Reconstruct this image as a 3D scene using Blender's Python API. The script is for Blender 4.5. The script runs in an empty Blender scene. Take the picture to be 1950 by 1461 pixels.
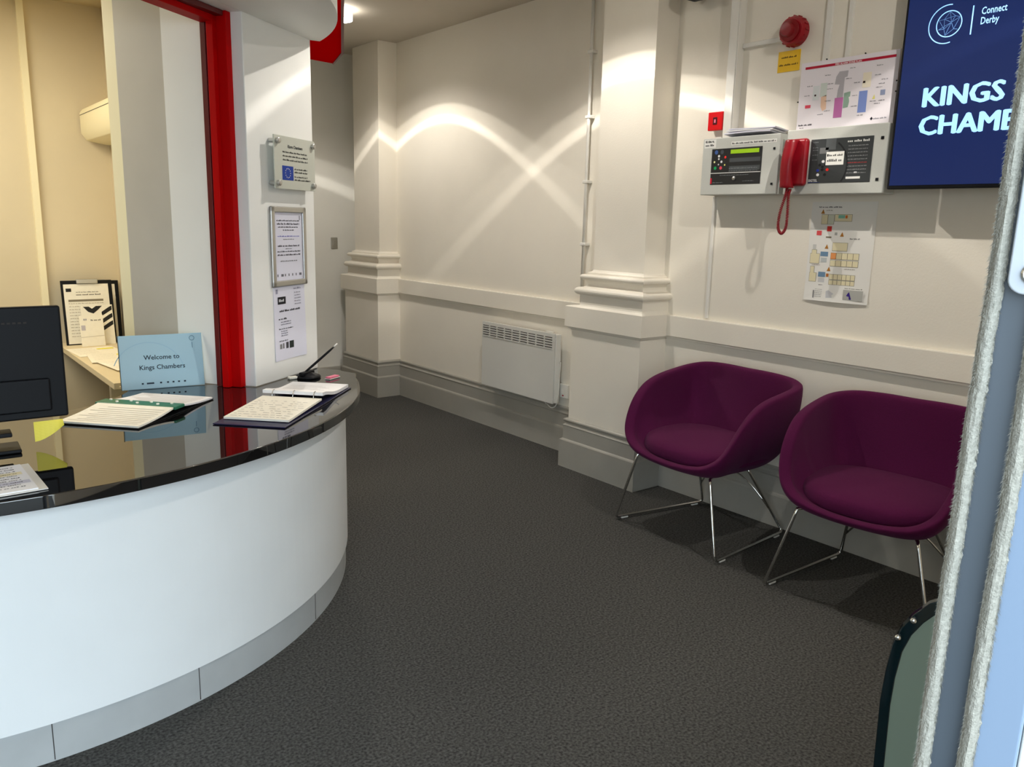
import bpy, bmesh, math, random
from mathutils import Vector, Matrix, noise
random.seed(7)
SC = bpy.context.scene
COL = SC.collection

# ------------------------------------------------------------------ camera
cam_data = bpy.data.cameras.new('camera')
cam = bpy.data.objects.new('camera', cam_data)
COL.objects.link(cam)
YAW, PITCH, ROLL, FPX = -6.72683368e-01, 1.97361331e-01, 2.42379065e-02, 1526.4387
cam_data.sensor_fit = 'HORIZONTAL'
cam_data.sensor_width = 36.0
cam_data.lens = FPX / 1950.0 * 36.0
cam_data.clip_start = 0.02
_f = Vector((-math.sin(YAW), math.cos(YAW), 0)); _r = Vector((math.cos(YAW), math.sin(YAW), 0)); _u = Vector((0, 0, 1))
_f2 = _f * math.cos(PITCH) - _u * math.sin(PITCH); _u2 = _u * math.cos(PITCH) + _f * math.sin(PITCH)
_r3 = _r * math.cos(ROLL) + _u2 * math.sin(ROLL); _u3 = -_r * math.sin(ROLL) + _u2 * math.cos(ROLL)
_m = Matrix((_r3, _u3, -_f2)).transposed().to_4x4()
_m.translation = Vector((0, 0, 1.4))
cam.matrix_world = _m
SC.camera = cam

# ------------------------------------------------------------------ world, exposure
SC.view_settings.view_transform = 'Standard'
SC.view_settings.look = 'None'
SC.view_settings.gamma = 1.0
SC.view_settings.exposure = 0.0
SC.view_settings.use_curve_mapping = False
SC.cycles.use_denoising = True
SC.cycles.max_bounces = 10
SC.cycles.diffuse_bounces = 6
SC.cycles.sample_clamp_indirect = 6.0
SC.cycles.caustics_reflective = False
SC.cycles.caustics_refractive = False
W = bpy.data.worlds.new('overcast_sky')
SC.world = W
W.use_nodes = True
W.node_tree.nodes['Background'].inputs[0].default_value = (0.76, 0.89, 1.0, 1)
W.node_tree.nodes['Background'].inputs[1].default_value = 6.4

def S(c):
    c /= 255.0
    return c / 12.92 if c <= 0.04045 else ((c + 0.055) / 1.055) ** 2.4
def RGB(r, g, b):
    return (S(r), S(g), S(b), 1.0)

# downlights: same lamp at each ceiling fitting, with the beam profile of its reflector
LAMP_POWER = 124.0
LAMPS = [(2.515, 5.03), (2.42, 3.00), (2.42, 0.98)]
def lamp_data(power):
    ld = bpy.data.lights.new('downlight_lamp', 'POINT')
    ld.energy = power
    ld.color = (1.0, 0.94, 0.86)
    ld.shadow_soft_size = 0.010
    ld.use_nodes = True
    nt = ld.node_tree
    em = nt.nodes['Emission']
    tc = nt.nodes.new('ShaderNodeTexCoord')
    dot = nt.nodes.new('ShaderNodeVectorMath'); dot.operation = 'DOT_PRODUCT'
    dot.inputs[1].default_value = (0, 0, -1)
    ac = nt.nodes.new('ShaderNodeMath'); ac.operation = 'ARCCOSINE'
    mp = nt.nodes.new('ShaderNodeMath'); mp.operation = 'DIVIDE'; mp.inputs[1].default_value = math.pi / 2
    cr = nt.nodes.new('ShaderNodeValToRGB')
    nt.links.new(tc.outputs['Normal'], dot.inputs[0])
    nt.links.new(dot.outputs['Value'], ac.inputs[0])
    nt.links.new(ac.outputs[0], mp.inputs[0])
    nt.links.new(mp.outputs[0], cr.inputs[0])
    nt.links.new(cr.outputs[0], em.inputs['Strength'])
    prof = [(0, .40), (30, .42), (44, .46), (51.9, .44), (52.6, .88), (54.1, .88), (55.1, .46), (58.4, .40), (59.2, .17), (90, .11)]
    el = cr.color_ramp.elements
    while len(el) > 1:
        el.remove(el[0])
    el[0].position = 0; el[0].color = (prof[0][1],) * 3 + (1,)
    for a, v in prof[1:]:
        e = el.new(a / 90.0); e.color = (v, v, v, 1)
    return ld
LD = lamp_data(LAMP_POWER)
for (lx, ly) in LAMPS:
    lo = bpy.data.objects.new('downlight_lamp', LD); lo.location = (lx, ly, 2.695); COL.objects.link(lo)
# warm ceiling light of the back office
ad = bpy.data.lights.new('office_light', 'AREA'); ad.energy = 40; ad.color = (1.0, 0.90, 0.70); ad.shape = 'RECTANGLE'; ad.size = 1.2; ad.size_y = .6
ao = bpy.data.objects.new('office_light', ad); ao.location = (-0.35, 4.05, 2.44); COL.objects.link(ao)

# ------------------------------------------------------------------ materials
def mat(name, col, rough=.5, metal=0., spec=.5, noise_amt=0., noise_scale=30., bump=0., bump_scale=200., emit=None, emit_str=1., trans=0., ior=1.45, coat=0., detail=3.):
    m = bpy.data.materials.new(name); m.use_nodes = True
    nt = m.node_tree; b = nt.nodes['Principled BSDF']
    b.inputs['Base Color'].default_value = col
    b.inputs['Roughness'].default_value = rough
    b.inputs['Metallic'].default_value = metal
    b.inputs['Specular IOR Level'].default_value = spec
    b.inputs['IOR'].default_value = ior
    b.inputs['Transmission Weight'].default_value = trans
    b.inputs['Coat Weight'].default_value = coat
    b.inputs['Coat Roughness'].default_value = .03
    if emit:
        b.inputs['Emission Color'].default_value = emit
        b.inputs['Emission Strength'].default_value = emit_str
    tc = nt.nodes.new('ShaderNodeTexCoord')
    if noise_amt:
        n = nt.nodes.new('ShaderNodeTexNoise'); n.inputs['Scale'].default_value = noise_scale; n.inputs['Detail'].default_value = detail
        nt.links.new(tc.outputs['Object'], n.inputs['Vector'])
        r = nt.nodes.new('ShaderNodeMapRange'); r.inputs[1].default_value = .3; r.inputs[2].default_value = .7
        r.inputs[3].default_value = 1 - noise_amt; r.inputs[4].default_value = 1 + noise_amt
        nt.links.new(n.outputs['Fac'], r.inputs[0])
        mx = nt.nodes.new('ShaderNodeVectorMath'); mx.operation = 'SCALE'
        mx.inputs[0].default_value = col[:3]
        nt.links.new(r.outputs[0], mx.inputs['Scale'])
        nt.links.new(mx.outputs[0], b.inputs['Base Color'])
    if bump:
        n2 = nt.nodes.new('ShaderNodeTexNoise'); n2.inputs['Scale'].default_value = bump_scale; n2.inputs['Detail'].default_value = 2
        nt.links.new(tc.outputs['Object'], n2.inputs['Vector'])
        bp = nt.nodes.new('ShaderNodeBump'); bp.inputs['Strength'].default_value = bump; bp.inputs['Distance'].default_value = .004
        nt.links.new(n2.outputs['Fac'], bp.inputs['Height']); nt.links.new(bp.outputs[0], b.inputs['Normal'])
    return m

MAT = {}
def flat(r, g, b):
    k = ('flat', r, g, b)
    if k not in MAT:
        MAT[k] = mat('ink_%d_%d_%d' % (r, g, b), RGB(r, g, b), .6, spec=.3)
    return MAT[k]
M_wall = mat('wall_paint', RGB(231, 225, 212), .45, spec=.35, noise_amt=.018, noise_scale=3, bump=.12, bump_scale=120)
M_ceil = mat('ceiling_paint', RGB(206, 198, 186), .7, spec=.2, noise_amt=.02, noise_scale=3)
M_skirt = mat('skirting_grey_paint', RGB(160, 157, 148), .4, noise_amt=.03, noise_scale=8, bump=.15, bump_scale=160)
M_carpet = mat('charcoal_carpet', RGB(73, 73, 71), .95, spec=.1, noise_amt=.60, noise_scale=125, bump=.2, bump_scale=240, detail=8)
M_red = mat('red_gloss_frame', RGB(186, 4, 6), .5, spec=.08, noise_amt=.02, noise_scale=10)
M_redin = mat('dark_red_channel', RGB(96, 14, 16), .4)
M_black = mat('black_plastic', RGB(13, 15, 19), .5, spec=.25, noise_amt=.05, noise_scale=80)
M_gasket = mat('dark_gasket', RGB(28, 22, 24), .6)
M_top = mat('black_gloss_worktop', (.006, .006, .007, 1), .02, ior=2.55, spec=.5)
M_edge = mat('worktop_edge', (.006, .007, .009, 1), .3)
M_white = mat('counter_white_laminate', RGB(232, 236, 236), .35, noise_amt=.02, noise_scale=4)
M_plinth = mat('counter_grey_plinth', RGB(176, 180, 180), .4, noise_amt=.04, noise_scale=9)
M_pier = mat('pier_white_paint', RGB(240, 240, 236), .5, noise_amt=.015, noise_scale=5)
M_grey = mat('pale_grey_board', RGB(192, 187, 176), .45, noise_amt=.03, noise_scale=6)
M_beige = mat('office_cream_paint', RGB(220, 206, 174), .6, noise_amt=.02, noise_scale=5)
M_cream = mat('cream_gloss_trim', RGB(248, 238, 200), .4)
M_purple = mat('purple_wool', RGB(76, 15, 56), .9, spec=.15, noise_amt=.10, noise_scale=300, bump=.25, bump_scale=700)
M_purple.node_tree.nodes['Principled BSDF'].inputs['Sheen Weight'].default_value = .08
M_purple.node_tree.nodes['Principled BSDF'].inputs['Sheen Tint'].default_value = (.7, .4, .65, 1)
M_chrome = mat('chrome', (.72, .72, .70, 1), .12, metal=1.)
M_steel = mat('brushed_steel', (.55, .55, .53, 1), .35, metal=1.)
M_plastic = mat('white_plastic', RGB(225, 223, 216), .4)
M_heater = mat('heater_enamel', RGB(210, 209, 203), .35)
M_dark = mat('slot_dark', RGB(52, 48, 45), .8)
M_panel = mat('alarm_cabinet_grey', RGB(192, 194, 188), .4, noise_amt=.02, noise_scale=200)
M_fascia = mat('alarm_fascia_dark', RGB(52, 56, 58), .35)
M_fascia2 = mat('alarm_fascia_black', RGB(34, 36, 38), .35)
M_lcd = mat('lcd_green', RGB(130, 170, 20), .4, emit=RGB(150, 190, 20), emit_str=.35)
M_phone = mat('phone_red', RGB(138, 10, 26), .35)
M_alarm = mat('alarm_red', RGB(150, 14, 28), .4)
M_call = mat('call_point_red', RGB(215, 12, 22), .35)
M_screen = mat('screen_blue', RGB(8, 14, 36), .15, emit=RGB(26, 44, 98), emit_str=.75)
M_sctext = mat('screen_text', RGB(150, 200, 250), .3, emit=RGB(150, 205, 255), emit_str=.95)
M_paper = mat('paper', RGB(238, 238, 240), .6)
M_paperlil = mat('paper_cool', RGB(226, 226, 240), .5)
M_papwarm = mat('paper_warm', RGB(244, 240, 226), .6, noise_amt=.02, noise_scale=60)
M_bluecard = mat('pale_blue_card', RGB(176, 212, 226), .3)
M_acrylic = mat('clear_acrylic', (.95, .98, .97, 1), .03, trans=1., ior=1.3)
M_plaque = mat('frosted_plaque', RGB(196, 198, 186), .2)
M_navy = mat('navy_vinyl', RGB(34, 32, 66), .35)
M_green = mat('green_spine', RGB(28, 110, 82), .35)
M_yellow = mat('yellow_note', RGB(236, 220, 84), .6)
M_sign = mat('yellow_sign', RGB(232, 186, 10), .4)
M_felt = mat('brush_pile', RGB(152, 150, 140), .95, spec=.1, noise_amt=.14, noise_scale=420, bump=.35, bump_scale=800)
M_bluegrey = mat('door_anodised_blue_grey', RGB(76, 84, 92), .4, metal=.1)
M_paleblue = mat('door_frame_pale', RGB(124, 142, 164), .4)
M_glassg = mat('green_tinted_glass', RGB(118, 132, 118), .25)
M_glassedge = mat('glass_dark_edge', RGB(8, 26, 30), .06)
M_pink = mat('pink_card', RGB(240, 120, 150), .5)
M_lampem = mat('lamp_glow', (1, 1, 1, 1), .5, emit=(1, .95, .85, 1), emit_str=12)

# ------------------------------------------------------------------ mesh helpers
class MB:
    def __init__(s):
        s.v = []; s.f = []; s.mi = []; s.mats = []
    def _m(s, m):
        if m is None: return 0
        if m not in s.mats: s.mats.append(m)
        return s.mats.index(m)
    def add(s, vs, fs, m=None):
        o = len(s.v); k = s._m(m)
        s.v += [tuple(v) for v in vs]
        for f in fs:
            s.f.append(tuple(i + o for i in f)); s.mi.append(k)
        return s
    def box(s, x0, x1, y0, y1, z0, z1, m=None, T=None):
        vs = [Vector((x, y, z)) for z in (z0, z1) for y in (y0, y1) for x in (x0, x1)]
        if T: vs = [T @ v for v in vs]
        return s.add(vs, [(0, 2, 3, 1), (4, 5, 7, 6), (0, 1, 5, 4), (2, 6, 7, 3), (0, 4, 6, 2), (1, 3, 7, 5)], m)
    def prism(s, poly, z0, z1, m=None, T=None):
        n = len(poly)
        vs = [Vector((p[0], p[1], z0)) for p in poly] + [Vector((p[0], p[1], z1)) for p in poly]
        if T: vs = [T @ v for v in vs]
        fs = [tuple(range(n))[::-1], tuple(range(n, 2 * n))]
        fs += [(i, (i + 1) % n, n + (i + 1) % n, n + i) for i in range(n)]
        return s.add(vs, fs, m)
    def poly(s, pts, m=None):
        return s.add(pts, [tuple(range(len(pts)))], m)
    def grid(s, rows, m=None, close=False, caps=False):
        n = len(rows[0]); vs = [p for r in rows for p in r]; fs = []
        for i in range(len(rows) - 1):
            for j in range(n if close else n - 1):
                a = i * n + j; b = i * n + (j + 1) % n
                fs.append((a, b, b + n, a + n))
        if caps:
            fs.append(tuple(range(n))[::-1]); fs.append(tuple(range((len(rows) - 1) * n, len(rows) * n)))
        return s.add(vs, fs, m)
    def tube(s, pts, r, seg=10, m=None, closed=False, taper=None):
        pts = [Vector(p) for p in pts]; rows = []; n = len(pts)
        up = None
        for i, p in enumerate(pts):
            a = pts[i - 1] if (i > 0 or closed) else p
            b = pts[(i + 1) % n] if (i < n - 1 or closed) else p
            t = (b - a).normalized()
            if up is None:
                up = t.orthogonal().normalized()
            up = (up - t * up.dot(t))
            up = up.normalized() if up.length > 1e-6 else t.orthogonal().normalized()
            w = t.cross(up)
            rr = r if taper is None else taper[i]
            rows.append([p + (up * math.cos(q) + w * math.sin(q)) * rr for q in [2 * math.pi * k / seg for k in range(seg)]])
        if closed: rows.append(rows[0])
        return s.grid(rows, m, close=True, caps=not closed)
    def lathe(s, prof, seg=32, T=None, m=None):
        rows = []
        for r, z in prof:
            row = [Vector((r * math.cos(2 * math.pi * k / seg), r * math.sin(2 * math.pi * k / seg), z)) for k in range(seg)]
            if T: row = [T @ v for v in row]
            rows.append(row)
        return s.grid(rows, m, close=True, caps=True)
    def text(s, txt, x, y, size, m, z=0., align='LEFT', bold=0., sx=1., shear=0.):
        cu = bpy.data.curves.new('t', 'FONT'); cu.body = txt; cu.size = size; cu.resolution_u = 2
        cu.align_x = align; cu.offset = bold; cu.shear = shear
        o = bpy.data.objects.new('t', cu); COL.objects.link(o)
        me = o.to_mesh()
        s.add([(v.co.x * sx + x, v.co.y + y, z) for v in me.vertices], [tuple(p.vertices) for p in me.polygons], m)
        o.to_mesh_clear(); bpy.data.objects.remove(o); bpy.data.curves.remove(cu)
        return s
    def words(s, x, y, w, h, m, z=0., seed=0, gap=.35):
        # one line of print too small to read: short bars with word gaps
        rnd = random.Random(seed * 31 + int(abs(x * 9973)) + int(abs(y * 7919)))
        cx = x
        while cx < x + w - h * .5:
            L = min(h * rnd.uniform(1.2, 4.2), x + w - cx)
            nl = max(1, int(L / (h * .62)))
            for q in range(nl):
                a = cx + q * L / nl; hh = h * rnd.choice((.62, .62, .9))
                s.poly([(a, y, z), (a + L / nl * .72, y, z), (a + L / nl * .72, y + hh, z), (a, y + hh, z)], m)
            cx += L + h * gap * 1.5
        return s
    def rect(s, x0, y0, x1, y1, m, z=0.):
        return s.poly([(x0, y0, z), (x1, y0, z), (x1, y1, z), (x0, y1, z)], m)
    def build(s, name, m=None, parent=None, bevel=0., smooth=False, subsurf=0, solid=0., seg=2, world=None):
        me = bpy.data.meshes.new(name)
        me.from_pydata(s.v, [], s.f)
        mats = s.mats or [m]
        for k in mats: me.materials.append(k)
        if s.mats: me.polygons.foreach_set('material_index', s.mi)
        bm = bmesh.new(); bm.from_mesh(me)
        if not s.flatmode: bmesh.ops.recalc_face_normals(bm, faces=bm.faces)
        bm.to_mesh(me); bm.free()
        if smooth:
            me.polygons.foreach_set('use_smooth', [True] * len(me.polygons))
        me.update()
        o = bpy.data.objects.new(name, me); COL.objects.link(o)
        if parent is not None: o.parent = parent
        if world is not None: o.matrix_world = world
        if solid:
            md = o.modifiers.new('solid', 'SOLIDIFY'); md.thickness = solid; md.offset = 0
        if bevel:
            md = o.modifiers.new('bevel', 'BEVEL'); md.width = bevel; md.segments = seg; md.limit_method = 'ANGLE'; md.angle_limit = math.radians(40)
            if not smooth:
                me.polygons.foreach_set('use_smooth', [True] * len(me.polygons))
                md.harden_normals = True
        if subsurf:
            md = o.modifiers.new('sub', 'SUBSURF'); md.levels = subsurf; md.render_levels = subsurf
        return o
    flatmode = False
class Print(MB):
    flatmode = True

def tag(o, label=None, cat=None, group=None, kind=None):
    if label: o['label'] = label
    if cat: o['category'] = cat
    if group: o['group'] = group
    if kind: o['kind'] = kind
    return o
def empty(name, mw, label=None, cat=None, group=None, kind=None):
    o = bpy.data.objects.new(name, None); COL.objects.link(o); o.empty_display_size = .05
    o.matrix_world = mw
    return tag(o, label, cat, group, kind)
def frame(origin, right, up, out):
    m = Matrix((right, up, out)).transposed().to_4x4(); m.translation = Vector(origin); return m
def FR(x, y, z):   # on the right-hand wall: local x runs to the viewer's right, y up, z out into the room
    return frame((x, y, z), (0, -1, 0), (0, 0, 1), (-1, 0, 0))
def FE(x, y, z):   # on the end wall
    return frame((x, y, z), (1, 0, 0), (0, 0, 1), (0, -1, 0))
def TZ(x, y, z, a=0.):
    return Matrix.Translation((x, y, z)) @ Matrix.Rotation(a, 4, 'Z')
def struct(o, label=None, cat=None):
    o['kind'] = 'structure'
    if label: o['label'] = label
    if cat: o['category'] = cat
    return o

WX = 3.295      # face of the right-hand wall
CEIL = 2.72
C0 = Vector((1.140, 3.051, 0)); DV = Vector((.821, .571, 0)); NV = Vector((-.571, .821, 0))   # corner of the pier, along the reception wall, into the office
def DN(d, n, z=0.):
    return C0 + DV * d + NV * n + Vector((0, 0, z))
CC = Vector((.27, 3.47, 0))

# ------------------------------------------------------------------ room shell
struct(MB().box(-3.6, 3.6, -1.4, 6.6, -.06, 0).build('floor', M_carpet), 'dark charcoal carpet floor of the lobby', 'floor')
struct(MB().box(-3.6, 3.6, -.25, 6.6, CEIL, CEIL + .1).build('ceiling', M_ceil), 'off-white plaster ceiling of the lobby', 'ceiling')
struct(MB().box(WX, WX + .2, -.25, 6.6, 0, CEIL).build('wall_right', M_wall), 'long off-white wall on the right behind the chairs', 'wall')
struct(MB().box(-3.4, WX, 6.30, 6.5, 0, CEIL).build('wall_end', mat('end_wall_paint', RGB(214, 213, 206), .5, noise_amt=.02, noise_scale=4)), 'narrow grey-white wall at the far end of the corridor', 'wall')
struct(MB().box(-3.6, -3.4, -.25, 6.6, 0, CEIL).build('wall_left', M_wall), 'white wall at the far left of the entrance', 'wall')
struct(MB().box(.62, WX, -.2, -.05, 0, CEIL).build('wall_front', M_wall), 'front wall beside the entrance door', 'wall')
struct(MB().box(-3.4, -1.7, -.2, -.05, 0, CEIL).build('wall_daylight_screen', M_wall), 'unseen white wall left of the entrance, added to narrow the daylight', 'wall')  # unseen wall put in to keep daylight off the far wall
struct(MB().box(-1.7, .62, -.2, -.05, 2.2, CEIL).build('trim_1', M_wall), 'white header above the glazed entrance', 'trim')  # unseen header, set low to limit daylight on the upper walls
struct(MB().box(-16, 12, -14, -1.4, -.06, -.002).build('pavement', mat('pavement_grey', RGB(120, 120, 116), .9, noise_amt=.1, noise_scale=4)), 'unseen grey pavement outside the entrance, added to dim light from below', 'pavement')  # ground added out of view to cut light rising onto upper walls
# office behind the counter
struct(MB().box(-3.4, 1.20, 4.92, 5.05, 0, CEIL).build('wall_back', M_beige), 'cream painted office wall behind the reception', 'wall')
struct(MB().box(1.08, 1.20, 3.90, 4.92, 0, CEIL).build('wall_office', M_beige), 'cream side wall of the office behind the pier', 'wall')
struct(MB().box(.690, .722, 4.895, 4.92, 0, 2.46).build('trim_2', M_cream), 'cream vertical batten on the office wall', 'trim')

# pier between the reception opening and the corridor
pier = MB().prism([DN(0, 0)[:2], DN(.471, 0)[:2], DN(.471, .56)[:2], DN(0, .56)[:2]], .741, CEIL)
struct(pier.build('wall_pier', M_pier, bevel=.004), 'white pier wall standing on the right of the counter', 'wall')
# boards of the reveal
struct(MB().prism([DN(-.006, .345)[:2], DN(.0, .345)[:2], DN(.0, .562)[:2], DN(-.006, .562)[:2]], .741, CEIL).build('trim_3', M_grey), 'wide pale grey board lining the reception reveal', 'trim')
struct(MB().prism([DN(-.010, .155)[:2], DN(.0, .155)[:2], DN(.0, .345)[:2], DN(-.010, .345)[:2]], .741, CEIL).build('trim_4', M_pier), 'narrow white board beside the red post', 'trim')
struct(MB().prism([DN(-.006, .562)[:2], DN(.30, .562)[:2], DN(.30, .612)[:2], DN(-.006, .612)[:2]], 0, CEIL).build('trim_5', M_cream), 'cream corner post at the back edge of the reveal', 'trim')
struct(MB().box(-3.4, 1.20, 3.62, 4.92, 2.46, 2.56).build('ceiling_office', M_beige), 'lower cream ceiling at the back of the office', 'ceiling')

# red frame of the reception opening
wf = empty('window_1', TZ(*DN(0, .05, .741)), 'red framed reception opening above the counter', 'window', kind='structure')
wi = wf.matrix_world.inverted()
def wprism(name, pl, z0, z1, m, bev=.002):
    b = MB(); b.prism([p[:2] for p in pl], z0, z1, T=wi); return b.build(name, m, wf, bevel=bev)
def R4(d0, d1, n0, n1): return [DN(d0, n0), DN(d1, n0), DN(d1, n1), DN(d0, n1)]
def rpost():
    wprism('frame_post', R4(-.030, .0, .047, .088), .741, 2.126, M_red)
    wprism('frame_post', R4(-.052, .0, .088, .116), .741, 2.126, M_red)
    o = wprism('post_gasket', R4(-.034, .0, .116, .130), .741, 2.09, M_gasket, 0); o['label'] = 'dark rubber gasket in the red post'
    wprism('inner_post', R4(-.040, .0, .130, .152), .741, 2.09, M_redin)
rpost()
wprism('frame_head', R4(-3.0, -.03, .088, .15), 2.088, 2.126, M_red)
wprism('frame_head', R4(-3.0, -.03, .056, .088), 2.108, 2.126, M_redin)
struct(MB().prism([p[:2] for p in R4(-3.0, 0, .0, .15)], 2.127, CEIL).build('trim_7', M_pier), 'white wall above the red frame', 'trim')

# half-round bulkhead over the counter
def arc(r, a0, a1, n=64, c=CC):
    return [(c.x + r * math.cos(math.radians(a0 + (a1 - a0) * i / n)), c.y + r * math.sin(math.radians(a0 + (a1 - a0) * i / n))) for i in range(n + 1)]
bh = MB().prism(arc(1.305, -7, -104.8, 64) + [DN(.471, -.001)[:2]], 2.127, CEIL)
struct(bh.build('ceiling_bulkhead', M_pier), 'white half-round bulkhead hanging over the counter', 'ceiling')
# red fascia canopy beyond the bulkhead
M_canopy = mat('canopy_red', RGB(214, 4, 6), .8, spec=0.)
rc = empty('red_canopy', TZ(1.9, 3.8, 2.25), 'glossy red angular canopy hung from the ceiling beside the white bulkhead', 'canopy')
ri = rc.matrix_world.inverted()
pl = [(1.37, 2.72), (2.029, 4.04), (2.13, 4.35), (1.99, 4.33), (1.60, 4.02), (1.56, 3.72), (1.585, 3.47), (1.57, 3.2)]
MB().prism(pl, 2.25, 2.42, T=ri).build('red_panel', M_canopy, rc)
MB().prism([(1.37, 2.72), (1.381, 2.714), (2.041, 4.036), (2.142, 4.358), (2.13, 4.35), (2.029, 4.04)], 2.246, 2.60, T=ri).build('edge_strip', M_redin, rc)

# ------------------------------------------------------------------ mouldings
SK = [(.0, .290), (.006, .290), (.012, .284), (.012, .276), (.006, .270), (.008, .258), (.016, .248), (.012, .240), (.012, .165), (.018, .158), (.020, .150), (.020, .0)]
def run_profile(b, prof, path, m=None, pil_mode=False):
    # path: function offset -> list of 2D points
    rows = []
    for off, z in prof:
        rows.append([(x, y, z) for x, y in (path(off, z) if pil_mode else path(off))])
    b.grid(rows, m)
def straight(y0, y1):
    return lambda o: [(WX - o, y0), (WX - o, y1)]
def profile_obj(name, prof, path, m, label):
    b = MB(); run_profile(b, prof, path)
    o = b.build(name, m); return struct(o, label, 'trim')
P2 = dict(y0=2.862, y1=3.235, x=3.135)
P1 = dict(y0=5.645, y1=6.05, x=3.135)
profile_obj('baseboard_right', SK, straight(-.05, P2['y0'] - .02), M_skirt, 'grey moulded skirting board behind the purple chairs')
profile_obj('baseboard_corridor', SK, straight(P2['y1'] + .1, P1['y0'] - .02), M_skirt, 'grey moulded skirting board under the wall heater')
SKE = [(.0, .15), (.014, .15), (.016, .14), (.016, 0)]
profile_obj('baseboard_end', SKE, lambda o: [(1.4, 6.30 - o), (WX - .02, 6.30 - o)], M_skirt, 'low grey skirting on the end wall')
DR = [(.0, .945), (.024, .945), (.026, .941), (.026, .836), (.018, .830), (.018, .822), (.0, .818)]
profile_obj('trim_8', DR, straight(-.05, P2['y0'] - .02), M_wall, 'flat white dado rail above the purple chairs')
profile_obj('trim_9', DR, straight(P2['y1'] + .1, P1['y0'] - .02), M_wall, 'flat white dado rail above the heater')
# pilasters: profile (offset from the shaft face, z)
def bead(o0, zc, r, n=8):      # half-round bead: sticks out from offset o0 by r, centred on height zc
    return [(o0 + r * math.cos(math.radians(90 - 180 * k / n)), zc + r * math.sin(math.radians(90 - 180 * k / n))) for k in range(n + 1)]
PP = ([(.0, 2.719), (.0, 1.158), (.004, 1.150), (.012, 1.146), (.018, 1.144), (.020, 1.142), (.020, 1.134), (.030, 1.133)] + bead(.032, 1.118, .015)
      + [(.028, 1.102), (.024, 1.096), (.020, 1.086), (.020, 1.076), (.024, 1.068), (.032, 1.063), (.042, 1.061)] + bead(.044, 1.040, .021)
      + [(.042, 1.018), (.042, .966), (.045, .958), (.052, .951), (.060, .946), (.060, .832), (.052, .828), (.048, .820), (.040, .814), (.040, .296)])
PS = [(.040, .296), (.046, .294), (.053, .288), (.055, .282), (.053, .276), (.048, .271), (.047, .264), (.052, .256), (.056, .252), (.054, .246), (.054, .172), (.060, .166), (.064, .160), (.064, .0)]
def pil(P, xw):
    # side offsets: the pedestal steps out less on the near side than on the far side
    def path(o, z):
        s = o; f = o * 1.25 if z > .952 else .03 + o * 2.1
        return [(xw, P['y0'] - s), (P['x'] - o, P['y0'] - s), (P['x'] - o, P['y1'] + f), (xw, P['y1'] + f)]
    return path
for P, nm, wh in ((P2, 'near', 'between the heater and the chairs'), (P1, 'far', 'at the end of the corridor')):
    e = empty('pilaster', TZ(P['x'], P['y0'], 0), '%s white wall pilaster with moulded base, %s' % (nm, wh), 'pilaster', kind='structure')
    inv = e.matrix_world.inverted()
    for nme, prof, m in (('shaft', PP, M_wall), ('plinth', PS, M_skirt)):
        b = MB(); run_profile(b, prof, pil(P, WX + .0005), None, True)
        b.v = [tuple(inv @ Vector(v)) for v in b.v]
        b.build(nme, m, e)

# ------------------------------------------------------------------ reception counter
ct = empty('reception_counter', TZ(CC.x, CC.y, 0), 'curved reception counter with black gloss top, white front and grey plinth', 'counter')
ci = ct.matrix_world.inverted()
def ringwall(r0, r1, a0, a1, z0, z1, n=96):
    b = MB(); b.prism(arc(r1, a0, a1, n) + arc(r0, a1, a0, n), z0, z1, T=ci); return b
ringwall(1.285, 1.309, 2, -178, .112, .704).build('front_panel', M_white, ct)
plin = ringwall(1.275, 1.300, 2, -178, .0, .112).build('plinth', M_plinth, ct)
topouter = [(1.505, 3.37), (1.545, 3.315), (1.585, 3.22), (1.612, 3.12)] + arc(1.368, -18, -170, 96)
topinner = arc(.50, -170, -22, 48)
b = MB(); b.prism(topouter + topinner + [DN(0, .16)[:2], DN(0, -.005)[:2], DN(.43, -.005)[:2]], .705, .740, T=ci)
b.build('worktop', M_top, ct, bevel=.003)
for ad_ in (-50, -74.1, -91.3):
    b = MB(); a = math.radians(ad_); r = 1.3002
    c = CC + Vector((math.cos(a), math.sin(a), 0)) * r; t = Vector((-math.sin(a), math.cos(a), 0)) * .0011; n = Vector((math.cos(a), math.sin(a), 0)) * .0006
    b.prism([(c - t)[:2], (c + t)[:2], (c + t + n)[:2], (c - t + n)[:2]], .004, .108, T=ci)
    b.build('plinth_joint', M_dark, plin)

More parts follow.
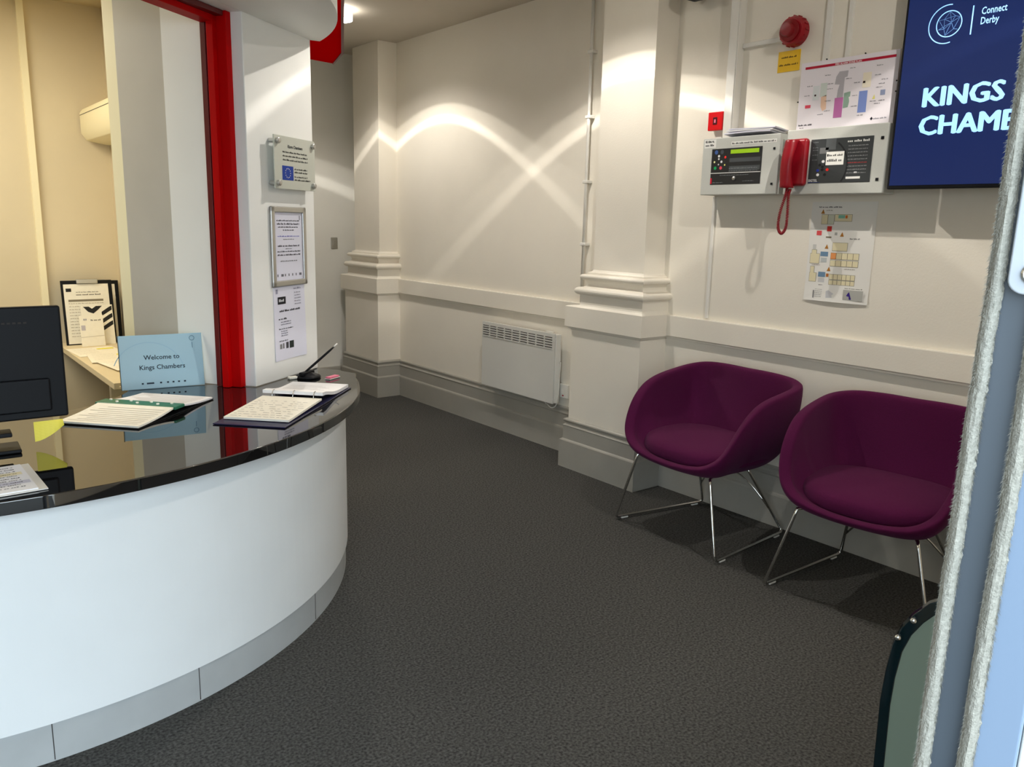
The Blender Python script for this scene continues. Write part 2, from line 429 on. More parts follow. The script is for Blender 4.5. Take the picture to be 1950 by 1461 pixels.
# ------------------------------------------------------------------ purple tub chairs
def catmull(pts, n, closed=True):
    out = []; L = len(pts)
    for i in range(L):
        p0, p1, p2, p3 = [Vector(pts[(i + k - 1) % L]) for k in range(4)]
        for j in range(n):
            t = j / n
            out.append(.5 * ((2 * p1) + (p2 - p0) * t + (2 * p0 - 5 * p1 + 4 * p2 - p3) * t * t + (3 * p1 - p0 - 3 * p2 + p3) * t ** 3))
    return out
def make_chair(label, mw, group):
    e = empty('tub_chair', mw, label, 'chair', group)
    # local: x = sideways, y = forward, z up. Rim curve of the shell
    half = [(0, -.268, .748), (.12, -.268, .749), (.255, -.262, .742), (.335, -.215, .724), (.352, -.10, .704), (.350, .01, .684), (.345, .095, .652),
            (.335, .170, .588), (.318, .222, .508), (.285, .255, .440), (.215, .276, .394), (.11, .284, .374)]
    rim = half + [(0, .286, .369)] + [(-x, y, z) for x, y, z in half[:0:-1]]
    rim = catmull(rim, 3)
    outer = []; N = len(rim)
    K = 9
    cx, cy = 0, -.02
    def surf(inset, zb, base):
        rows = []
        for k in range(K + 1):
            t = k / K
            row = []
            for p in rim:
                rx, ry = p.x - cx, p.y - cy
                L = math.hypot(rx, ry)
                s0 = (L - inset) / L
                A = Vector((cx + rx * s0, cy + ry * s0, p.z))
                B = Vector((cx + rx * s0 * base, cy + ry * s0 * base, zb))
                # control point pushes the wall out before it tucks under
                Cc = Vector((cx + rx * s0 * (.96 if ry > .1 else 1.0), cy + ry * s0 * (.93 if ry > .1 else 1.0), zb + (p.z - zb) * .12))
                row.append(A * (1 - t) ** 2 + Cc * 2 * t * (1 - t) + B * t * t)
            rows.append(row)
        return rows
    T = .048
    rows_o = surf(0, .322, .46)
    rows_i = surf(T, .372, .40)
    mid = [[p + Vector((0, 0, .009)) for p in surf(T * .5, .3, .4)[0]]]
    b = MB()
    lip1 = [[p + Vector((0, 0, .006)) for p in surf(T * .16, .3, .4)[0]]]
    lip2 = [[p + Vector((0, 0, .006)) for p in surf(T * .84, .3, .4)[0]]]
    allr = rows_o[::-1] + lip1 + mid + lip2 + rows_i
    b.grid(allr, close=True, caps=True)
    b.build('shell', M_purple, e, smooth=True, subsurf=1)
    # seat cushion: D-shaped domed pad
    def cush(s, z):
        pts = []
        for k in range(40):
            a = 2 * math.pi * k / 40
            x = math.copysign(abs(math.cos(a)) ** .6, math.cos(a)) * .292
            y = math.copysign(abs(math.sin(a)) ** .85, math.sin(a)) * (.252 if math.sin(a) > 0 else .215) - .005
            if y > 0: x *= 1 - .12 * (y / .26) ** 2
            pts.append(Vector((x * s, y * s, z - (.018 * max(0, y * s / .26) ** 2) + .022 * (1 - s) * 1.0)))
        return pts
    b = MB()
    b.grid([cush(.88, .382), cush(.965, .384), cush(.995, .396), cush(1.0, .414), cush(.985, .434), cush(.94, .446), cush(.80, .454), cush(.5, .456), cush(.15, .456)], close=True, caps=True)
    b.build('seat_cushion', M_purple, e, smooth=True, subsurf=1)
    # chrome sled frames
    r = .0068
    for s in (1, -1):
        f_t = Vector((s * .222, .222, .345)); f_b = Vector((s * .312, .262, .012)); r_b = Vector((s * .246, -.285, .012)); r_t = Vector((s * .150, -.115, .320))
        pts = [Vector((s * .06, .03, .320)), Vector((s * .14, .08, .326)), Vector((s * .205, .19, .344)), f_t]
        pts += [f_t.lerp(f_b, .08), f_t.lerp(f_b, .5), f_t.lerp(f_b, .93), f_t.lerp(f_b, .975) + Vector((0, -.003, -.001)), f_b + (r_b - f_b) * .03, f_b.lerp(r_b, .5), f_b + (r_b - f_b) * .96,
                r_b.lerp(r_t, .03) + Vector((0, .004, 0)), r_b.lerp(r_t, .08), r_b.lerp(r_t, .5), r_b.lerp(r_t, .93), r_t, Vector((s * .12, -.12, .320)), Vector((s * .06, -.08, .320))]
        leg = MB().tube(pts, r, 8).build('sled_leg', M_chrome, e, smooth=True)
        for q in (.10, .90):
            g = MB()
            c = f_b.lerp(r_b, q)
            ang = math.atan2((r_b - f_b).y, (r_b - f_b).x)
            g.box(-.02, .02, -.006, .006, .0, .008, T=Matrix.Translation((c.x, c.y, 0)) @ Matrix.Rotation(ang, 4, 'Z'))
            g.build('glide', M_plastic, leg, bevel=.002)
    br = []
    for k in range(13):
        t = k / 12 * 2 - 1
        q = .62
        y = -.285 + (.13) * (1 - q); z = .012 + .294 * (1 - q)
        br.append((t * .2185, y + .0 + .04 * (1 - t * t), .125 + .155 * (1 - t * t) + 0.0))
    a = Vector((.246, -.285, .012)).lerp(Vector((.150, -.115, .306)), .40)
    br = [(math.copysign(1, t) * 0 + t * a.x, a.y + .05 * (1 - t * t), a.z + .145 * (1 - t * t)) for t in [k / 6 - 1 for k in range(13)]]
    MB().tube(br, .0045, 8).build('brace_rod', M_chrome, e, smooth=True)
    MB().box(-.13, .13, -.11, .12, .308, .318).build('mounting_plate', M_black, e, bevel=.003)
    return e
def chair_mw(x, y, rot):   # rot turns the chair's forward (-X world) slightly
    return Matrix.Translation((x, y, 0)) @ Matrix.Rotation(math.radians(90 + rot), 4, 'Z')
make_chair('purple tub chair on chrome sled legs, beside the near pilaster', chair_mw(2.951, 2.243, -3.4), 'purple tub chairs along the wall')
make_chair('purple tub chair on chrome sled legs, nearer the door and partly hidden by it', chair_mw(2.952, 1.412, 5.5), 'purple tub chairs along the wall')

# ------------------------------------------------------------------ wall heater
h = empty('wall_heater', FR(3.270, 3.99, .31), 'white electric panel heater with slotted grille under the dado rail', 'heater')
# local: width .742, height .438, local x from -.371..371
HW = .371
fz = .066
MB().box(-HW, HW, 0, .438, fz - .012, fz).build('front_panel', M_heater, h, bevel=.003)
MB().box(-HW + .012, HW + .004, .004, .430, .012, fz - .012).build('side_casing', M_plastic, h, bevel=.003)
slot0 = MB().box(0, .066, -.0065, 0, fz - .002, fz + .0012).build('grille_slot', M_dark, h); slot0.location = (-HW + .012, .414, 0)
louv0 = MB().box(-.001, .067, -.0035, .0025, fz, fz + .004).build('grille_louvre', M_heater, h); louv0.location = (-HW + .012, .4065, 0)
for c in range(9):
    for r_ in range(5):
        if c == 0 and r_ == 0: continue
        for o0, y0 in ((slot0, .414), (louv0, .4065)):
            o = o0.copy(); COL.objects.link(o); o.parent = h
            o.location = (-HW + .012 + c * .0805, y0 - r_ * .0155, 0)
MB().box(HW - .10, HW - .04, .436, .444, .030, .05).build('thermostat_knob', M_plastic, h, bevel=.002)
for yy in (.06, .36): MB().box(-.25, .25, yy, yy + .03, -.022, .014).build('wall_bracket', M_steel, h)
c = [(HW + .015, .26, .03), (HW + .016, .16, .03), (HW + .014, .06, .03), (HW - .005, -.01, .03), (HW - .045, -.035, .03), (HW - .085, -.02, .03), (HW - .10, .01, .03)]
MB().tube(catmull(c, 5)[:-5 * 1], .0035, 8).build('power_cable', M_plastic, h, smooth=True)
sp = empty('fused_spur', FR(WX, 3.600, .345), 'small white fused spur box on the wall beside the heater', 'socket')
MB().box(-.043, .043, 0, .086, 0, .022).build('box', M_plastic, sp, bevel=.003)
MB().box(-.012, .012, .03, .05, .022, .026).build('fuse_holder', M_plastic, sp, bevel=.001)
MB().box(-.006, .006, .012, .02, .022, .024).build('neon', M_alarm, sp)

# ------------------------------------------------------------------ conduit and trunking
cd = empty('conduit_pipe', FR(WX, 3.462, .95), 'thin white vertical conduit pipe left of the near pilaster', 'pipe')
MB().tube([(0, 0, .028), (0, 1.769, .028)], .0095, 12).build('pipe', M_plastic, cd, smooth=True)
for z in (1.29, 1.643, 2.0, 2.347):
    MB().box(-.022, .022, z - .95 - .009, z - .95 + .009, 0, .040).build('saddle_clip', M_plastic, cd, bevel=.004)
tk = empty('cable_trunking', FR(WX, 2.485, 1.822), 'wide white cable trunking running from the left alarm cabinet up to the ceiling', 'trunking')
MB().box(-.026, .026, 0, CEIL - 1.822, 0, .05).build('channel', M_plastic, tk, bevel=.002)
MB().box(-.022, .022, 0, CEIL - 1.822, .05, .054).build('lid', M_plastic, tk, bevel=.001)
tag(MB().box(-.105, .105, -.010, .010, 0, .018).build('mini_trunking', M_plastic, world=FR(WX, 2.350, 2.232), bevel=.002), 'horizontal white mini trunking leading to the red sounder', 'trunking')
tag(MB().box(-.014, .014, 0, CEIL - 2.0, 0, .016).build('mini_trunking', M_plastic, world=FR(WX, 2.028, 2.0), bevel=.002), 'left vertical mini trunking above the zone plan', 'trunking')
tag(MB().box(-.010, .010, 0, CEIL - 2.0, 0, .016).build('mini_trunking', M_plastic, world=FR(WX, 1.930, 2.0), bevel=.002), 'right vertical mini trunking above the zone plan', 'trunking')
tag(MB().box(-.008, .008, 0, .60, 0, .012).build('mini_trunking', M_plastic, world=FR(WX, 2.562, .950), bevel=.002), 'thin vertical trunking dropping from the left alarm cabinet to the dado rail', 'trunking')

# red sounder
bl = empty('alarm_sounder', FR(WX, 2.185, 2.252), 'round red fire alarm sounder above the yellow sign', 'alarm')
MB().lathe([(.058, 0), (.062, .004), (.062, .035), (.060, .040), (.056, .052)], 40).build('base', M_alarm, bl, bevel=.001)
MB().lathe([(.046, .052), (.046, .062), (.030, .066), (.029, .085), (.026, .090), (.008, .091)], 36).build('horn', mat('sounder_dark_red', RGB(130, 10, 20), .35), bl, bevel=.001)
g = MB()
for k in range(16):
    a = k * math.pi / 8
    g.box(.058, .066, -.003, .003, .012, .036, T=Matrix.Rotation(a, 4, 'Z'))
tag(g.build('rib', M_alarm, bl), kind='stuff')
# yellow sign
ys = empty('yellow_sign', FR(WX, 2.213, 2.092), 'small yellow warning sign with two printed lines below the sounder', 'sign')
MB().box(-.055, .055, 0, .088, 0, .003).build('plate', M_sign, ys)
p = Print(); K = flat(60, 40, 10)
p.words(-.038, .058, .076, .008, K, .0035, 3); p.words(-.048, .026, .096, .008, K, .0035, 5)
p.build('print', parent=ys)
# call point
cp = empty('call_point', FR(WX, 2.562, 1.862), 'square red manual call point left of the trunking', 'alarm')
MB().box(-.042, .042, 0, .084, 0, .026).build('back_box', M_plastic, cp, bevel=.003)
MB().box(-.043, .043, -.001, .085, .026, .046).build('cover', M_call, cp, bevel=.004)
MB().box(-.012, .012, .026, .060, .046, .048).build('push_element', mat('call_dark', RGB(70, 5, 15), .4), cp, bevel=.001)
MB().rect(-.004, .034, .005, .050, M_pink, .0486).build('mark', parent=cp)
MB().box(-.014, .022, -.045, 0, 0, .016).build('cable_entry', M_plastic, cp)

# ------------------------------------------------------------------ alarm cabinets
pa = empty('alarm_cabinet', FR(WX, 2.364, 1.555), 'grey fire alarm cabinet with green display, left of the red telephone', 'alarm panel')
W1 = .212; D1 = .105
MB().box(-W1 + .004, W1 - .004, 0, .262, 0, D1 - .016).build('cabinet', M_panel, pa, bevel=.004)
dor = MB().box(-W1, W1, 0, .262, D1 - .014, D1).build('door', M_panel, pa, bevel=.004)
fas = MB().box(-.155, .124, .048, .212, D1, D1 + .002).build('fascia', M_fascia2, pa, bevel=.001)
p = Print(); z = D1 + .0026; Wt = flat(225, 225, 220); Gy = flat(120, 125, 128); Mg = flat(72, 76, 78)
p.rect(-.050, .148, .118, .166, Mg, z); p.rect(-.050, .110, .118, .130, Mg, z)
p.rect(-.155, .099, .124, .102, Wt, z); p.words(-.05, .118, .16, .005, Gy, z + .0003, 2); p.words(-.05, .106, .16, .004, Gy, z + .0003, 8)
p.words(-.1, .088, .16, .004, Gy, z, 4); p.words(-.14, .055, .06, .005, Gy, z, 4); p.words(.03, .06, .06, .004, Gy, z, 4)
for (x, y, c, w) in [(-.128, .196, (60, 90, 150), .010), (-.095, .196, (70, 75, 80), .010), (-.112, .178, (235, 235, 235), .006), (-.075, .172, (225, 40, 30), .006), (-.112, .165, (220, 220, 220), .0045),
                  (-.136, .152, (220, 220, 160), .005), (-.096, .152, (225, 225, 225), .006), (-.112, .140, (200, 200, 200), .004), (-.130, .124, (20, 160, 90), .008), (-.098, .124, (220, 70, 90), .008), (-.076, .137, (230, 225, 120), .004)]:
    Kc = flat(*c); p.poly([(x + w * math.cos(t * math.pi / 5), y + w * math.sin(t * math.pi / 5), z) for t in range(10)], Kc)
p.rect(-.153, .052, -.145, .078, flat(210, 20, 50), z)
p.words(-.198, .246, .05, .007, flat(60, 60, 60), D1 + .001, 2)
p.rect(-.203, .218, -.135, .256, Wt, D1 + .0006); p.words(-.196, .226, .05, .010, flat(70, 70, 70), D1 + .0012, 9); p.words(-.196, .242, .05, .006, flat(70, 70, 70), D1 + .0012, 2)
p.rect(-.048, .224, .195, .240, Wt, D1 + .0006); p.words(-.043, .2285, .232, .008, flat(70, 70, 70), D1 + .0012, 7)
p.build('print', parent=pa)
MB().box(-.046, .108, .186, .204, D1 + .002, D1 + .004).build('display', M_lcd, fas)
MB().lathe([(.009, 0), (.009, .004), (.004, .006)], 16, T=Matrix.Translation((-.018, .074, D1 + .002))).build('key_switch', M_steel, fas)
for x, y in ((.185, .198), (.185, .045)): MB().box(x - .005, x + .005, y - .005, y + .005, D1, D1 + .003).build('door_lock', M_black, dor, bevel=.001)

pb = empty('alarm_repeater', FR(WX, 1.893, 1.552), 'grey alarm cabinet with dark round-patterned fascia and white sticker, right of the red telephone', 'alarm panel')
W2 = .226
MB().box(-W2 + .004, W2 - .004, 0, .272, 0, D1 - .014).build('cabinet', M_panel, pb, bevel=.004)
dor = MB().box(-W2, W2, 0, .272, D1 - .012, D1).build('door', M_panel, pb, bevel=.004)
MB().box(-.106, .170, .046, .226, D1, D1 + .002).build('fascia', M_fascia, pb, bevel=.001)
p = Print(); z = D1 + .0026
cc = (-.045, .115)
pts = [(cc[0] + .115 * math.cos(t), cc[1] + .115 * math.sin(t)) for t in [-.62 + k * 1.58 / 14 for k in range(15)]]
pts2 = [(cc[0] + .108 * math.cos(t), cc[1] + .108 * math.sin(t)) for t in [-.62 + k * 1.58 / 14 for k in range(15)]]
p.poly([(x, y, z) for x, y in pts + pts2[::-1]], flat(30, 32, 34))
p.rect(-.036, .180, .010, .224, flat(84, 88, 90), z)
p.rect(-.062, .166, -.022, .190, flat(110, 112, 112), z)
for k, yy in enumerate((.212, .190, .180, .160, .140)): p.words(-.095, yy, .025, .004, Gy, z, k)
p.rect(-.030, .118, .050, .172, flat(238, 238, 232), z + .0004)
p.words(-.018, .154, .062, .008, flat(80, 80, 80), z + .0008, 3); p.words(-.024, .132, .066, .011, flat(90, 90, 90), z + .0008, 12); p.rect(-.026, .153, -.020, .163, flat(20, 20, 20), z + .0008)
p.words(.060, .206, .095, .010, flat(215, 215, 210), z, 5)
for k in range(9):
    yy = .190 - k * .0135
    p.words(.066, yy, .085, .004, flat(150, 152, 152) if k != 5 else flat(190, 60, 60), z, k)
p.rect(.066, .060, .128, .069, flat(235, 235, 230), z); p.rect(.100, .082, .112, .088, flat(230, 230, 230), z)
p.text('SIGTEL', -.104, .052, .014, flat(220, 220, 220), z, bold=.0004)
p.rect(-.104, .048, -.050, .050, flat(40, 60, 120), z)
for (x, y, c) in [(-.042, .134, (230, 230, 230)), (-.056, .120, (20, 22, 24)), (-.030, .120, (20, 22, 24)), (-.043, .112, (20, 22, 24)), (-.064, .098, (40, 60, 160)), (-.043, .100, (20, 22, 24)), (-.020, .100, (225, 40, 30)), (-.062, .080, (235, 235, 235)), (-.030, .080, (20, 22, 24))]:
    p.poly([(x + .007 * math.cos(t * math.pi / 5), y + .006 * math.sin(t * math.pi / 5), z + .0003) for t in range(10)], flat(*c))
p.build('print', parent=pb)
for x, y in ((.205, .215), (.200, .055)): MB().box(x - .006, x + .006, y - .006, y + .006, D1, D1 + .003).build('door_lock', M_black, dor, bevel=.001)

# red telephone hanging on the wall between the cabinets
ph = empty('wall_telephone', FR(3.188, 2.058, 1.576), 'red wall telephone handset with coiled cord between the two alarm cabinets', 'telephone')
MB().box(-.020, .058, .010, .208, 0, .032).build('cradle', M_phone, ph, bevel=.014, seg=4)
rows = []
for k in range(17):
    t = k / 16; y = .002 + t * .200
    z0 = .034 + .026 * math.sin(math.pi * t) ** .8
    th = .022 + .020 * (abs(2 * t - 1) ** 3)
    w = .026 + .003 * abs(2 * t - 1)
    rows.append([(w * math.cos(a) * 1.0 - .016 + .010 * t, y, z0 + th * math.sin(a) * .75 + .003) for a in [2 * math.pi * q / 16 for q in range(16)]])
b = MB(); b.grid(rows, close=True, caps=True); b.build('handset', M_phone, ph, smooth=True, bevel=0.004)
cord = []
loop = catmull([(-.010, .01, .04), (-.014, -.03, .045), (-.030, -.10, .05), (-.034, -.165, .05), (-.018, -.192, .045), (-.002, -.165, .04), (.000, -.10, .04), (-.006, -.03, .035), (-.004, .0, .03)], 10, True)[:80]
L = 0
for i, q in enumerate(loop[:-1]):
    t = (loop[i + 1] - q).normalized(); s1 = Vector((0, 0, 1)); s2 = t.cross(s1).normalized()
    for sub in range(8):
        qq = q.lerp(loop[i + 1], sub / 8); a = (i * 8 + sub) * math.pi / 4 * .98
        cord.append(qq + (s1 * math.cos(a) + s2 * math.sin(a)) * .0050)
MB().tube(cord, .0022, 5).build('coiled_cord', M_phone, ph, smooth=True)

# stack of sheets on the left cabinet
for k in range(3):
    T = FR(3.235, 2.33, 1.8175 + .009 * k)
    b = MB()
    zz = .003 + .0
    rr = [[(x, .0045 * math.sin(x * 9 + k) + (0 if y else .001) + t_, y) for x in [-.13 + .26 * i / 12 for i in range(13)]] for y, t_ in ((-.045, .004), (.045, .004))]
    top = [[(x, .006 + .003 * math.sin((x + .13) * 12 + k) + .010 * ((y + .05) / .1), y) for x in [-.125 + .012 * k + .25 * i / 12 for i in range(13)]] for y in (-.055, -.02, .02, .05)]
    bot = [[(px, py - .005, pz) for px, py, pz in r_] for r_ in top]
    b.grid(top); b.grid(bot)
    n = 13
    for r1, r2 in ((top[0], bot[0]), (top[-1], bot[-1])): b.grid([r1, r2])
    b.grid([[r_[0] for r_ in top], [r_[0] for r_ in bot]]); b.grid([[r_[-1] for r_ in top], [r_[-1] for r_ in bot]])
    tag(b.build('paper_stack', M_paperlil if k != 1 else M_paper, world=T), ('bottom', 'middle', 'top')[k] + ' bundle of white sheets lying on the left alarm cabinet', 'papers', 'paper bundles on the alarm cabinet')

# zone plan leaning above the right cabinet
zp = empty('zone_plan', FR(3.236, 1.893, 1.826), 'landscape zone plan print with red title bar above the right alarm cabinet', 'poster')
MB().box(-.216, .214, 0, .278, -.004, 0).build('sheet', mat('zone_paper', RGB(232, 226, 232), .35), zp)
p = Print(); z = .0008
p.rect(-.196, .250, .200, .260, flat(178, 22, 52), z)
p.text('FIRE ALARM ZONE PLAN', 0, .251, .0105, flat(240, 220, 225), z + .0004, 'CENTER', .0003)
p.poly([(-.052, .175, z), (-.048, .205, z), (-.035, .224, z), (.004, .224, z), (.002, .200, z), (-.010, .198, z), (-.010, .120, z), (-.038, .120, z), (-.036, .150, z), (-.030, .172, z)], flat(176, 172, 178))
p.rect(-.046, .040, -.008, .120, flat(186, 110, 166), z)
p.poly([(-.006, .136, z), (.022, .140, z), (.022, .120, z), (.016, .118, z), (.020, .100, z), (.016, .078, z), (-.006, .076, z)], flat(142, 168, 152), )
p.rect(.060, .052, .096, .136, flat(124, 144, 204), z)
p.poly([(-.110, .130, z), (-.086, .136, z), (-.082, .080, z), (-.098, .072, z), (-.108, .090, z)], flat(232, 196, 170))
p.rect(-.116, .132, -.086, .186, flat(204, 212, 206), z); p.rect(-.150, .120, -.120, .178, flat(216, 220, 222), z)
p.rect(.070, .148, .106, .206, flat(236, 226, 206), z)
p.rect(-.182, .090, -.156, .103, flat(214, 70, 90), z); p.rect(-.142, .136, -.134, .143, flat(170, 60, 80), z); p.rect(.072, .166, .082, .174, flat(180, 60, 70), z)
p.poly([(.118, .100, z), (.130, .100, z), (.126, .118, z)], flat(228, 220, 120)); p.rect(.150, .112, .170, .132, flat(140, 150, 180), z)
for i, (x, y) in enumerate([(-.10, .214), (-.18, .178), (-.19, .140), (-.085, .178), (-.085, .158), (-.09, .110), (-.09, .070), (.01, .230), (-.004, .190), (.034, .170), (.03, .12), (.03, .078), (.124, .226), (.12, .19), (.15, .17), (.14, .155), (.13, .142), (.11, .09), (.145, .09), (.06, .040), (-.12, .058), (.128, .08)]):
    p.words(x, y, .026, .0045, flat(120, 118, 124), z, i)
p.words(-.206, .018, .066, .007, flat(50, 50, 60), z, 3); p.words(-.200, .008, .02, .004, flat(90, 90, 90), z, 3)
p.poly([(.118, .024, z), (.124, .031, z), (.130, .024, z), (.124, .017, z)], flat(30, 30, 40)); p.words(.132, .021, .055, .006, flat(130, 130, 140), z, 3)
p.build('print', parent=zp)
g = MB()
for x, y in ((-.10, .281), (.07, .281), (-.219, .12), (.213, .12), (.212, .16)): g.lathe([(.003, -.002), (.003, .002)], 8, T=Matrix.Translation((x, y, 0)))
tag(g.build('pin', M_black, zp), kind='stuff')

# evacuation plan below
ev = empty('floor_plan_poster', FR(WX, 1.880, 1.094), 'laminated portrait floor plan poster below the right alarm cabinet', 'poster')
rows = []
for j in range(13):
    t = j / 12; y = .43 * t
    rows.append([(-.150 + .300 * i / 6, y, .002 + (.010 * (1 - t * 4) ** 2 if t < .25 else 0) * (.4 + .6 * math.sin(math.pi * i / 6))) for i in range(7)])
b = MB(); b.grid(rows); b.build('laminate', mat('laminate', RGB(232, 230, 224), .12), ev, solid=.0012)
p = Print(); z = .0036
Cr = flat(226, 216, 180); Ol = flat(120, 112, 92); Bl = flat(110, 140, 168); Or = flat(206, 110, 40); Rd = flat(206, 56, 50)
def room(x0, y0, x1, y1, c=Cr):
    p.rect(x0 - .0012, y0 - .0012, x1 + .0012, y1 + .0012, Ol, z); p.rect(x0, y0, x1, y1, c, z + .0004)
def tri(x, y, s=.009): p.poly([(x - s, y - s, z), (x + s, y - s, z), (x + s * .1, y + s * 1.2, z)], flat(176, 120, 50))
p.words(-.115, .405, .11, .006, flat(70, 70, 70), z, 5); tri(-.095, .388); p.words(-.08, .392, .03, .004, Ol, z, 6)
room(-.098, .335, -.070, .375); room(-.068, .335, -.040, .375, flat(206, 208, 190)); room(-.036, .348, .042, .376); p.rect(-.02, .360, .010, .374, flat(130, 190, 170), z + .0009); p.rect(.012, .360, .022, .373, Or, z + .0009)
p.rect(-.068, .304, -.046, .326, Rd, z); p.rect(-.116, .286, -.092, .306, flat(214, 80, 84), z); tri(.004, .292); p.words(.042, .272, .045, .006, flat(110, 110, 110), z, 7); p.rect(-.070, .276, -.044, .282, Ol, z); p.rect(-.030, .288, -.018, .300, flat(170, 170, 165), z)
room(-.034, .222, .034, .256); tri(-.062, .238)
p.rect(-.128, .226, -.112, .246, flat(200, 200, 196), z)
room(-.136, .164, -.092, .206); room(-.130, .206, -.108, .222); p.rect(-.088, .196, -.052, .216, Bl, z); p.rect(-.084, .170, -.056, .190, flat(190, 196, 196), z)
for i in range(5): room(-.038 + i * .026, .186, -.014 + i * .026, .212, Cr if i else flat(226, 150, 90)); room(-.038 + i * .026, .156, -.014 + i * .026, .180)
p.words(-.125, .156, .04, .004, flat(120, 90, 80), z, 2); p.words(.03, .144, .05, .004, Ol, z, 2)
room(-.132, .084, -.100, .122); room(-.130, .122, -.112, .150); p.rect(-.090, .106, -.056, .128, Bl, z); p.rect(-.088, .082, -.058, .102, flat(200, 200, 200), z); tri(-.042, .142); p.rect(-.052, .108, -.040, .122, flat(180, 110, 50), z)
for i in range(6): room(-.036 + i * .020, .098, -.018 + i * .020, .120); room(-.036 + i * .020, .076, -.018 + i * .020, .094)
p.words(.03, .066, .045, .004, Ol, z, 3)
p.rect(-.084, .054, -.064, .072, flat(40, 40, 40), z)
z2 = z + .006
p2 = p
for k in range(5): p.words(-.095, .018 + k * .008, .034, .003, flat(130, 130, 130), z2, k)
p.rect(-.104, .012, -.098, .046, flat(130, 130, 130), z2); p.poly([(-.04, .010, z2), (-.01, .012, z2), (-.014, .030, z2), (-.004, .036, z2), (-.030, .050, z2), (-.042, .046, z2)], flat(205, 205, 208))
p.rect(.040, .014, .130, .058, flat(178, 178, 172), z2 + .001)
p.poly([(.060, .040, z2 + .002), (.068, .050, z2 + .002), (.074, .034, z2 + .002), (.080, .018, z2 + .002), (.070, .018, z2 + .002), (.068, .030, z2 + .002), (.056, .032, z2 + .002)], flat(60, 40, 130))
p.words(.045, .062, .08, .005, flat(120, 120, 110), z2, 3)
p.build('print', parent=ev)

# ------------------------------------------------------------------ television
tv = empty('wall_television', FR(3.170, 1.640, 1.566), 'wall-mounted screen with navy slide reading Kings Chambers beside the door', 'television')
TW, TH = .62, 1.08
MB().box(0, TW, 0, TH, -.035, 0).build('bezel', M_black, tv, bevel=.004)
MB().box(.010, TW - .010, .014, TH - .010, 0, .0015).build('screen', M_screen, tv)
MB().box(.16, .46, .30, .70, -.1245, -.035).build('wall_bracket', M_black, tv, bevel=.004)
p = Print(); z = .0022; K = M_sctext
gx, gy, gr = .166, .584, .046
def ring(cx, cy, r, w, a0, a1, n, m, sx=1., zz=None):
    zz = zz or z
    for k in range(n):
        t0 = a0 + (a1 - a0) * k / n; t1 = a0 + (a1 - a0) * (k + 1) / n
        p.poly([(cx + r * math.cos(t0) * sx, cy + r * math.sin(t0), zz), (cx + r * math.cos(t1) * sx, cy + r * math.sin(t1), zz), (cx + (r - w) * math.cos(t1) * sx, cy + (r - w) * math.sin(t1), zz), (cx + (r - w) * math.cos(t0) * sx, cy + (r - w) * math.sin(t0), zz)], m)
ring(gx, gy, gr, .0035, 0, 2 * math.pi, 36, K)
ring(gx - .006, gy, .068, .0035, math.radians(80), math.radians(285), 28, K)
nodes = [(0, gr * .9), (gr * .8, gr * .4), (gr * .7, -gr * .5), (-.01, -gr * .85), (-gr * .8, -gr * .35), (-gr * .8, gr * .35), (.008, .004), (-.018, .018), (.02, .024), (-.016, -.016), (.018, -.02)]
for i, j in [(0, 6), (6, 3), (6, 1), (6, 4), (7, 6), (7, 0), (7, 5), (8, 0), (8, 1), (8, 6), (9, 6), (9, 4), (9, 3), (10, 6), (10, 2), (10, 3), (5, 9), (7, 9), (1, 10), (8, 7)]:
    a = Vector(nodes[i]); c_ = Vector(nodes[j]); n_ = (c_ - a).normalized().orthogonal() * .0008
    p.poly([(gx + q.x, gy + q.y, z) for q in (a + n_, c_ + n_, c_ - n_, a - n_)], flat(120, 170, 240))
p.rect(.243, .535, .2475, .632, K, z)
def heavy(t, x, y):
    for i, (ox, oy) in enumerate(((0, 0), (.0045, 0), (.009, 0), (.0045, .002), (.0045, -.002), (.0022, .001), (.0068, -.001))):
        p.text(t, x + ox, y + oy, .097, K, z + i * .00002, sx=1.03)
p.text('Connect', .274, .597, .034, K, z, bold=.0004, sx=.70); p.text('Derby', .274, .564, .034, K, z, bold=.0004, sx=.70)
heavy('KINGS', .094, .300)
heavy('CHAMBERS', .094, .198)
p.build('slide_text', M_sctext, tv)

# dark speaker at the top edge
sk = empty('wall_speaker', FR(WX, 2.70, 2.468), 'dark grey wall speaker high above the left alarm cabinet, cut by the frame', 'speaker')
MB().box(-.05, .07, 0, .14, .03, .14).build('cabinet', M_black, sk, bevel=.02, seg=4)
MB().box(-.015, .015, .05, .09, 0, .03).build('bracket', M_steel, sk)

# end-wall switch
sw = empty('light_switch', FE(3.068, 6.30, 1.155), 'small grey metal switch plate on the end wall', 'switch')
MB().box(-.030, .030, 0, .092, 0, .008).build('plate', M_steel, sw, bevel=.003)
MB().box(-.010, .010, .030, .062, .008, .012).build('rocker', M_steel, sw, bevel=.001)

# ------------------------------------------------------------------ ceiling downlights
for i, (lx, ly) in enumerate(LAMPS):
    if i == 2: continue
    e = empty('ceiling_downlight', TZ(lx, ly, 2.66), ('round white ceiling downlight beside the red canopy at the top edge', 'round white ceiling downlight over the lobby, above the chairs')[i], 'light', 'ceiling downlights')
    b = MB()
    prof = [(.084, .0598), (.084, -.006), (.074, -.006), (.074, .0598)]
    rows = [[(r_ * math.cos(2 * math.pi * k / 48), r_ * math.sin(2 * math.pi * k / 48), z_) for k in range(48)] for r_, z_ in prof]
    b.grid(rows + [rows[0]], close=True)
    b.build('glass_ring', M_lampem, e, smooth=False)
    MB().lathe([(.070, .052), (.070, .058)], 32).build('reflector', M_plastic, e)

